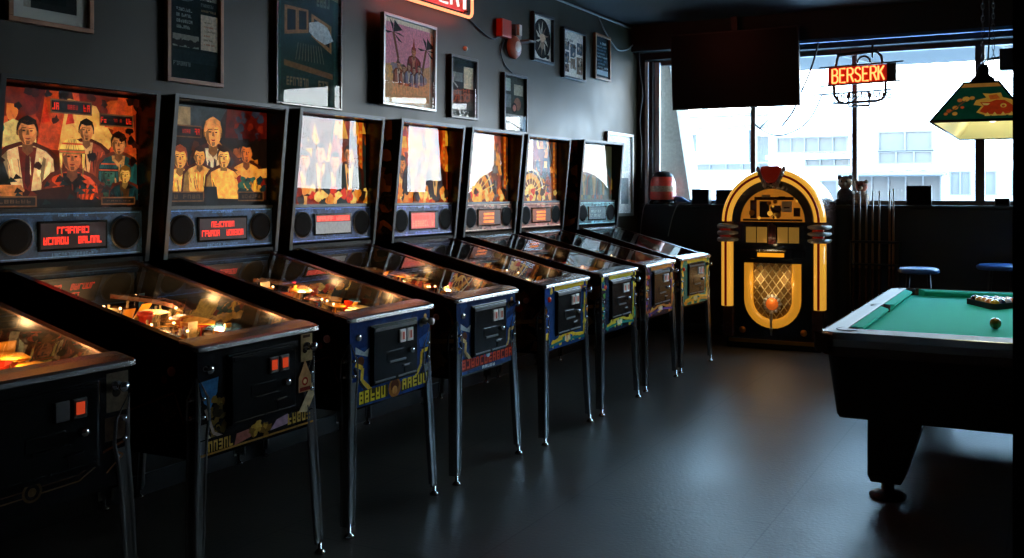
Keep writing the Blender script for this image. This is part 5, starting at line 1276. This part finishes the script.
# ================================================================== POOL TABLE
TX0, TX1, TY0, TY1, TZ = 1.69, 3.06, 4.35, 6.60, 0.81
tcx, tcy = (TX0 + TX1) / 2, (TY0 + TY1) / 2
pt_ = empty('pool_table', (tcx, tcy, 0), 0, 'black coin-operated pool table with teal green cloth', 'pool table')
hx, hy = (TX1 - TX0) / 2, (TY1 - TY0) / 2
def ring(sx, sy, c=0.09, n=6):
    pts = []
    for (qx, qy, a0) in ((sx - c, -sy + c, -pi / 2), (sx - c, sy - c, 0), (-sx + c, sy - c, pi / 2), (-sx + c, -sy + c, pi)):
        for k in range(n + 1): pts.append((qx + c * cos(a0 + k * pi / 2 / n), qy + c * sin(a0 + k * pi / 2 / n)))
    return pts
q = MB(); q.loft([[(x, y, z) for x, y in ring(hx + ex, hy + ex, c)] for z, ex, c in ((0.40, -0.068, 0.03), (0.412, -0.058, 0.04), (0.70, -0.018, 0.07), (0.745, -0.012, 0.08))])
q.build('cabinet', 'black', pt_)
# playing bed and cushions
RW = 0.13                                   # width of the rail top
boxo('bed', (-hx + RW, -hy + RW, 0.745), (hx - RW, hy - RW, 0.772), 'felt', pt_)
fr_ = MB()
o_ = ring(hx, hy, 0.08); i_ = ring(hx - RW + 0.025, hy - RW + 0.025, 0.02)
n = len(o_)
for k in range(n):
    j = (k + 1) % n
    fr_.add([(*o_[k], 0.748), (*o_[j], 0.748), (*o_[j], TZ - 0.006), (*o_[k], TZ - 0.006), (*i_[k], 0.748), (*i_[j], 0.748), (*i_[j], TZ + 0.004), (*i_[k], TZ + 0.004)],
            [(0, 1, 2, 3), (3, 2, 6, 7), (5, 4, 7, 6), (1, 0, 4, 5)])
fr_.build('rail_top', 'laminate', pt_)
tr_ = MB(); tr_.loft([[(x, y, z) for x, y in ring(hx + ex, hy + ex, 0.082)] for z, ex in ((0.738, 0.0), (0.742, 0.006), (0.775, 0.008), (0.806, 0.004), (0.808, 0.0))], caps=False)
tr_.build('rail_trim', 'steel', pt_)
bt_ = MB(); bt_.loft([[(x, y, z) for x, y in ring(hx + 0.003, hy + 0.003, 0.08)] for z in (0.70, 0.74)], caps=False); bt_.build('apron_band', 'rail', pt_)
def cushion(a, b_, inward):
    """cloth cushion from a to b (2-D), mitred, nose towards inward"""
    q = MB(); a, b_ = Vector(a), Vector(b_); d_ = (b_ - a).normalized(); iw = Vector(inward)
    prof = [(0.0, 0.0, TZ + 0.003), (0.045, 0.045, TZ - 0.004), (0.052, 0.052, TZ - 0.012), (0.03, 0.03, 0.772), (0.0, 0.0, 0.772)]
    A = [(*(a + iw * k + d_ * m_), z) for k, m_, z in prof]; Bq_ = [(*(b_ + iw * k - d_ * m_), z) for k, m_, z in prof]
    q.loft([A, Bq_]); return q.build('cushion', 'felt', pt_)
ix, iy = hx - RW + 0.022, hy - RW + 0.022
g_ = 0.075
cushion((-ix, -iy + g_), (-ix, -0.06), (1, 0)); cushion((-ix, 0.06), (-ix, iy - g_), (1, 0))
cushion((ix, -iy + g_), (ix, -0.06), (-1, 0)); cushion((ix, 0.06), (ix, iy - g_), (-1, 0))
cushion((-ix + g_, -iy), (ix - g_, -iy), (0, 1)); cushion((-ix + g_, iy), (ix - g_, iy), (0, -1))
for px, py in ((-ix + 0.0, -iy + 0.0), (-ix, iy), (ix, -iy), (ix, iy), (-ix - 0.012, 0), (ix + 0.012, 0)):
    q = MB(); q.lathe([(0.001, 0.0), (0.052, 0.0), (0.056, 0.036), (0.052, 0.037), (0.048, 0.01), (0.001, 0.008)], (px, py, 0.7755), 'z', 20); q.build('pocket', 'black_matte', pt_)
for s in (-1, 1):
    for t in (-1, 1):
        q = MB(); q.X = Matrix.Translation((s * (hx - 0.045), t * (hy - 0.045), 0)); q.lathe([(0.075, 0.715), (0.082, 0.73), (0.082, 0.8)], (0, 0, 0), 'z', 24, {(-1, -1): pi, (1, -1): 1.5 * pi, (1, 1): 0, (-1, 1): pi / 2}[(s, t)], {(-1, -1): 1.5 * pi, (1, -1): 2 * pi, (1, 1): pi / 2, (-1, 1): pi}[(s, t)]); q.build('corner_casting', 'rail', pt_)
for s in (-1, 1):
    for t in (-1, 1):
        q = MB(); cx, cy = s * (hx - 0.31), t * (hy - 0.25)
        secs = []
        for z, xa, xb, wy in ((0.40, 0.195, 0.445, 0.14), (0.12, 0.187, 0.355, 0.10), (0.085, 0.2, 0.34, 0.085)):
            xs = sorted((s * (hx - xa), s * (hx - xb)))
            secs.append([(xs[0], cy - wy, z), (xs[1], cy - wy, z), (xs[1], cy + wy, z), (xs[0], cy + wy, z)])
        q.loft(secs[::-1]); lg = q.build('leg', 'black', pt_, bevel=0.008)
        q = MB(); q.lathe([(0.001, 0.0), (0.085, 0.0), (0.088, 0.012), (0.06, 0.028), (0.03, 0.034), (0.03, 0.09), (0.001, 0.09)], (s * (hx - 0.268), cy, 0), 'z', 22); q.build('foot', 'black', lg)

# balls: one loose, the rest inside the triangle
ZB = 0.772
def ball(x, y, c, label, mat=None, group=None):
    q = MB(); q.ball((0, 0, 0.0286), 0.0286, 18); o = q.build('pool_ball', mat or pbr('pool_ball_enamel', S(*c), 0.08, coat=1.0), loc=(x, y, ZB))
    tag(o, label, 'pool ball', group); return o
ball(2.415, 5.02, (110, 92, 36), 'single olive gold ball lying alone near the front rail of the pool table', 'ivory')
tg = empty('ball_rack', (2.375, 6.02, ZB), 0, 'black triangle rack holding balls on the pool table', 'ball rack')
A_ = [Vector((-0.005, -0.195)), Vector((-0.195, 0.115)), Vector((0.195, 0.115))]
cen = (A_[0] + A_[1] + A_[2]) / 3
def rounded(pts, r):
    out = []
    for k in range(3):
        p0, p1, p2 = pts[k - 1], pts[k], pts[(k + 1) % 3]
        d1 = (p0 - p1).normalized(); d2 = (p2 - p1).normalized()
        a_, b_ = p1 + d1 * r, p1 + d2 * r
        for j in range(6):
            t = j / 5; out.append((a_ * (1 - t) ** 2 + p1 * 2 * t * (1 - t) + b_ * t ** 2))
    return out
ro = rounded(A_, 0.06); ri = [cen + (p_ - cen) * 0.93 for p_ in ro]
q = MB(); n = len(ro)
for k in range(n):
    j = (k + 1) % n
    q.add([(*ro[k], 0), (*ro[j], 0), (*ro[j], 0.034), (*ro[k], 0.034), (*ri[k], 0), (*ri[j], 0), (*ri[j], 0.034), (*ri[k], 0.034)], [(0, 1, 2, 3), (3, 2, 6, 7), (5, 4, 7, 6), (1, 0, 4, 5)])
q.build('triangle_frame', 'black_matte', tg)
bc = [('yellow', (226, 176, 48)), ('orange', (226, 130, 52)), ('dark blue', (36, 44, 90)), ('peach', (230, 160, 90)), ('maroon', (110, 34, 34)), ('pale violet', (170, 160, 186)),
      ('amber', (214, 150, 60)), ('green', (30, 90, 60)), ('white and rose', (220, 180, 170)), ('red orange', (220, 96, 40)), ('black', (20, 20, 22)), ('purple', (80, 50, 100)), ('tan', (200, 150, 96)), ('cream', (226, 210, 170)), ('rust', (170, 80, 40))]
k = 0
apex = cen + (A_[0] - cen) * 0.68; eL = ((A_[1] - A_[0]).normalized()); eR = ((A_[2] - A_[0]).normalized())
for row in range(5):
    for j in range(row + 1):
        p_ = apex + (eL * (row - j) + eR * j) * 0.0578
        nm, c = bc[k]
        where = 'at the near corner of' if row == 0 else ('in the back row of' if row == 4 else 'inside')
        ball(2.375 + p_.x, 6.02 + p_.y, c, f'{nm} ball {where} the black triangle rack', None, 'balls in the triangle rack'); k += 1

# ================================================================== POOL TABLE LAMP
lp = empty('pool_table_lamp', (2.36, 5.46, 1.79), 0, 'green billiard lamp with painted red and orange swirls, hung over the pool table', 'lamp')
LX, LY, TXh, TYh, LH = 0.215, 0.80, 0.078, 0.62, 0.195
bo = [(-LX, -LY), (LX, -LY), (LX, LY), (-LX, LY)]; to = [(-TXh, -TYh), (TXh, -TYh), (TXh, TYh), (-TXh, TYh)]
q = MB(); t_ = 0.006
q.use('black')
bi = [(x - t_ * (1 if x > 0 else -1), y - t_ * (1 if y > 0 else -1)) for x, y in bo]; ti = [(x - t_ * (1 if x > 0 else -1), y - t_ * (1 if y > 0 else -1)) for x, y in to]
shade = MB()
shade.use(pbr('shade_green', S(20, 60, 44), 0.35, coat=0.3, emit=S(16, 66, 44), estr=0.1))
for k in range(4):
    j = (k + 1) % 4
    shade.add([(*bo[k], 0), (*bo[j], 0), (*to[j], LH), (*to[k], LH)], [(0, 1, 2, 3)])
shade.add([(*to[0], LH), (*to[1], LH), (*to[2], LH), (*to[3], LH)], [(0, 1, 2, 3)])
sh_ = shade.build('shade', None, lp)
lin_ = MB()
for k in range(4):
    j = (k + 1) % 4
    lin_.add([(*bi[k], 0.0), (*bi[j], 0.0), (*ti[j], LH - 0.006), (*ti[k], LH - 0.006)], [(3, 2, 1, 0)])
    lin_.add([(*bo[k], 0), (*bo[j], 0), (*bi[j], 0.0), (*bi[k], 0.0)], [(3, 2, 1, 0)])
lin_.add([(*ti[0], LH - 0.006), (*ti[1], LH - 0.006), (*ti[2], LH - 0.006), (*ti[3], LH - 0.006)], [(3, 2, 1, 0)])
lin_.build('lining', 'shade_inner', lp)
e_ = MB()
for k in range(4):
    j = (k + 1) % 4
    e_.tube([(*bo[k], 0), (*to[k], LH)], 0.006, 6); e_.tube([(*bo[k], 0), (*bo[j], 0)], 0.007, 6); e_.tube([(*to[k], LH), (*to[j], LH)], 0.006, 6)
e_.build('leading', 'black', sh_)
def shade_art(w, flip):
    a = Art(w / 0.25)
    a.rect(0, 0, 1, 1, (16, 74, 52))
    k = 0.225 / w          # keeps the motif's proportions on the long sides
    def X(u): return 0.5 + (u - 0.5) * 2 * k
    def P_(pts, c): a.poly([(X(u), v) for u, v in pts], c)
    # a curling flame-like creature with a leafy sprig beside it
    P_([(0.47, 0.2), (0.56, 0.12), (0.72, 0.1), (0.86, 0.14), (0.9, 0.24), (0.98, 0.26), (0.98, 0.34), (0.86, 0.36), (0.82, 0.5), (0.72, 0.58), (0.7, 0.7), (0.6, 0.68), (0.52, 0.7), (0.56, 0.58), (0.46, 0.52), (0.44, 0.4), (0.52, 0.36)], (240, 176, 66))
    P_([(0.5, 0.22), (0.58, 0.15), (0.72, 0.13), (0.82, 0.17), (0.86, 0.26), (0.8, 0.4), (0.74, 0.5), (0.66, 0.52), (0.6, 0.46), (0.5, 0.46), (0.54, 0.36)], (206, 64, 26))
    P_([(0.6, 0.52), (0.7, 0.54), (0.66, 0.66), (0.58, 0.64)], (222, 110, 40))
    a.ell(X(0.73), 0.36, 0.055, (244, 190, 80)); a.ell(X(0.73), 0.35, 0.03, (200, 70, 30)); P_([(0.52, 0.44), (0.6, 0.42), (0.58, 0.38), (0.54, 0.38)], (250, 210, 110))
    for u in (0.55, 0.62, 0.7, 0.78): P_([(u, 0.1), (u + 0.03, 0.2), (u + 0.06, 0.1)], (250, 200, 90))
    for u, v, r, c in ((0.36, 0.56, 0.07, (238, 176, 70)), (0.3, 0.53, 0.05, (214, 120, 50)), (0.42, 0.58, 0.05, (226, 150, 60)), (0.26, 0.34, 0.055, (226, 150, 60)), (0.2, 0.26, 0.05, (206, 96, 44)), (0.26, 0.18, 0.05, (236, 170, 70)), (0.17, 0.18, 0.04, (214, 120, 50)), (0.33, 0.34, 0.035, (220, 90, 40))):
        a.ell(X(u), v, r, c, n=10)
    a.line([(X(0.2), 0.2), (X(0.28), 0.36), (X(0.36), 0.52)], 0.02, (150, 80, 40))
    a.rect(X(0.0), 0.87, X(1.0), 0.97, (206, 140, 60))
    return a
def on_face(name, p00, p10, p01, p11, art):
    """the panel is a trapezoid: the art is laid out on it row by row"""
    p00, p10, p01, p11 = map(Vector, (p00, p10, p01, p11)); n = (p10 - p00).cross(p01 - p00).normalized()
    vs, fs, cs = [], [], []
    wb, wt = (p10 - p00).length, (p11 - p01).length
    for i, (poly, c) in enumerate(art.s):
        k = len(vs)
        for u, v in poly:
            w_ = wb + (wt - wb) * v                       # keep widths true, cut at the sloping edges
            uu = max(0.0, min(1.0, 0.5 + (u - 0.5) * wb / w_))
            a_ = p00.lerp(p01, v); b_ = p10.lerp(p11, v); vs.append(tuple(a_.lerp(b_, uu) + n * (0.001 + 4e-5 * i)))
        fs.append(tuple(range(k, k + len(poly)))); cs.append(c)
    me = bpy.data.meshes.new(name); me.from_pydata(vs, [], fs); at = me.color_attributes.new('Col', 'FLOAT_COLOR', 'CORNER'); li = 0
    for f, c in zip(fs, cs):
        for _ in f: at.data[li].color = (*c, 1); li += 1
    me.materials.append(M['art_shade']); ob = bpy.data.objects.new(name, me); COL.objects.link(ob); ob.parent = sh_
for k in range(4):
    j = (k + 1) % 4
    w_ = 2 * LX if k % 2 == 0 else 2 * LY
    on_face('painted_panel', (*bo[k], 0), (*bo[j], 0), (*to[k], LH), (*to[j], LH), shade_art(w_, k))
for y in (-0.5, 0.5):
    q = MB(); q.lathe([(0.06, LH - 0.002), (0.055, LH + 0.03), (0.03, LH + 0.05), (0.03, LH + 0.08), (0.018, LH + 0.1), (0.001, LH + 0.1)], (0, y, 0), 'z', 18); q.build('cap', 'black', lp)
for y in (-0.5, 0.5):
    q = MB(); z = LH + 0.095; zt = ZC - 1.79; k = 0
    while z < zt:
        c = (0.0, y, z + 0.016)
        pts = [(c[0] + (0.008 * cos(t) if k % 2 else 0), c[1] + (0 if k % 2 else 0.008 * cos(t)), c[2] + 0.019 * sin(t)) for t in [2 * pi * m_ / 10 for m_ in range(10)]]
        q.tube(pts, 0.0022, 5, True); z += 0.031; k += 1
    q.build('chain', 'trim_metal', lp)
cable('lamp_cord', [(2.375, 4.97, 2.0), (2.39, 5.0, 2.3), (2.385, 5.0, 2.7), (2.38, 5.0, 3.2)], 0.004, 'cable', 'thin power cord of the pool table lamp going up to the ceiling', 'cord')
q = MB()
for y in (-0.42, 0.0, 0.42): q.ball((0, y, 0.1), 0.028, 10)
q.build('light_bulb', glow('lamp_bulb', (1.0, 0.85, 0.55), 4.0), lp)

for yy in (-0.42, 0.42):
    L = bpy.data.lights.new('table_light', 'POINT'); L.energy = 2.2; L.color = (1.0, 0.95, 0.85); L.shadow_soft_size = 0.05
    lo = bpy.data.objects.new('table_light', L); COL.objects.link(lo); lo.parent = lp; lo.location = (0, yy, 0.05)
for xx, yy, zz, en in ((-0.12, -0.07, 0.66, 0.35), (0.12, -0.07, 0.66, 0.35), (0.0, -0.09, 0.5, 0.3), (0.0, -0.09, 0.98, 0.25)):
    L = bpy.data.lights.new('jukebox_lamp', 'POINT'); L.energy = en; L.color = (1.0, 0.72, 0.36); L.shadow_soft_size = 0.02
    lo = bpy.data.objects.new('jukebox_lamp', L); COL.objects.link(lo); lo.parent = jb; lo.location = (xx, yy, zz)
# ================================================================== LIGHT
wd = bpy.data.worlds.new('overcast'); scene.world = wd; wd.use_nodes = True
t = wd.node_tree; t.nodes.clear()
wo = t.nodes.new('ShaderNodeOutputWorld'); bg = t.nodes.new('ShaderNodeBackground')
bg.inputs[1].default_value = 23.0
tc_ = t.nodes.new('ShaderNodeTexCoord'); sx_ = t.nodes.new('ShaderNodeSeparateXYZ'); cr2 = t.nodes.new('ShaderNodeValToRGB')
t.links.new(tc_.outputs['Generated'], sx_.inputs[0]); t.links.new(sx_.outputs['Z'], cr2.inputs[0]); t.links.new(cr2.outputs[0], bg.inputs[0])
e0, e1 = cr2.color_ramp.elements
e0.position = 0.10; e0.color = (0.92, 0.97, 1.0, 1); e1.position = 0.9; e1.color = (0.26, 0.55, 1.0, 1)
e2 = cr2.color_ramp.elements.new(0.3); e2.color = (0.46, 0.74, 1.0, 1)
t.links.new(bg.outputs[0], wo.inputs[0])

# ================================================================== CAMERA
cd = bpy.data.cameras.new('camera'); cam = bpy.data.objects.new('camera', cd); COL.objects.link(cam)
cam.location = (2.6488, 0.0, 1.451); cam.rotation_euler = (radians(90), 0, 0.43371)
cd.sensor_width = 36; cd.lens = 934.15 * 36 / 1024; cd.shift_x = -102.5 / 1024; cd.shift_y = -86.0 / 1024; cd.clip_start = 0.05; cd.clip_end = 200
scene.camera = cam
vs_ = scene.view_settings; vs_.view_transform = 'Standard'; vs_.look = 'None'; vs_.gamma = 1; vs_.use_curve_mapping = False; vs_.exposure = 0.0
scene.cycles.max_bounces = 8; scene.cycles.transparent_max_bounces = 16; scene.cycles.sample_clamp_indirect = 6.0
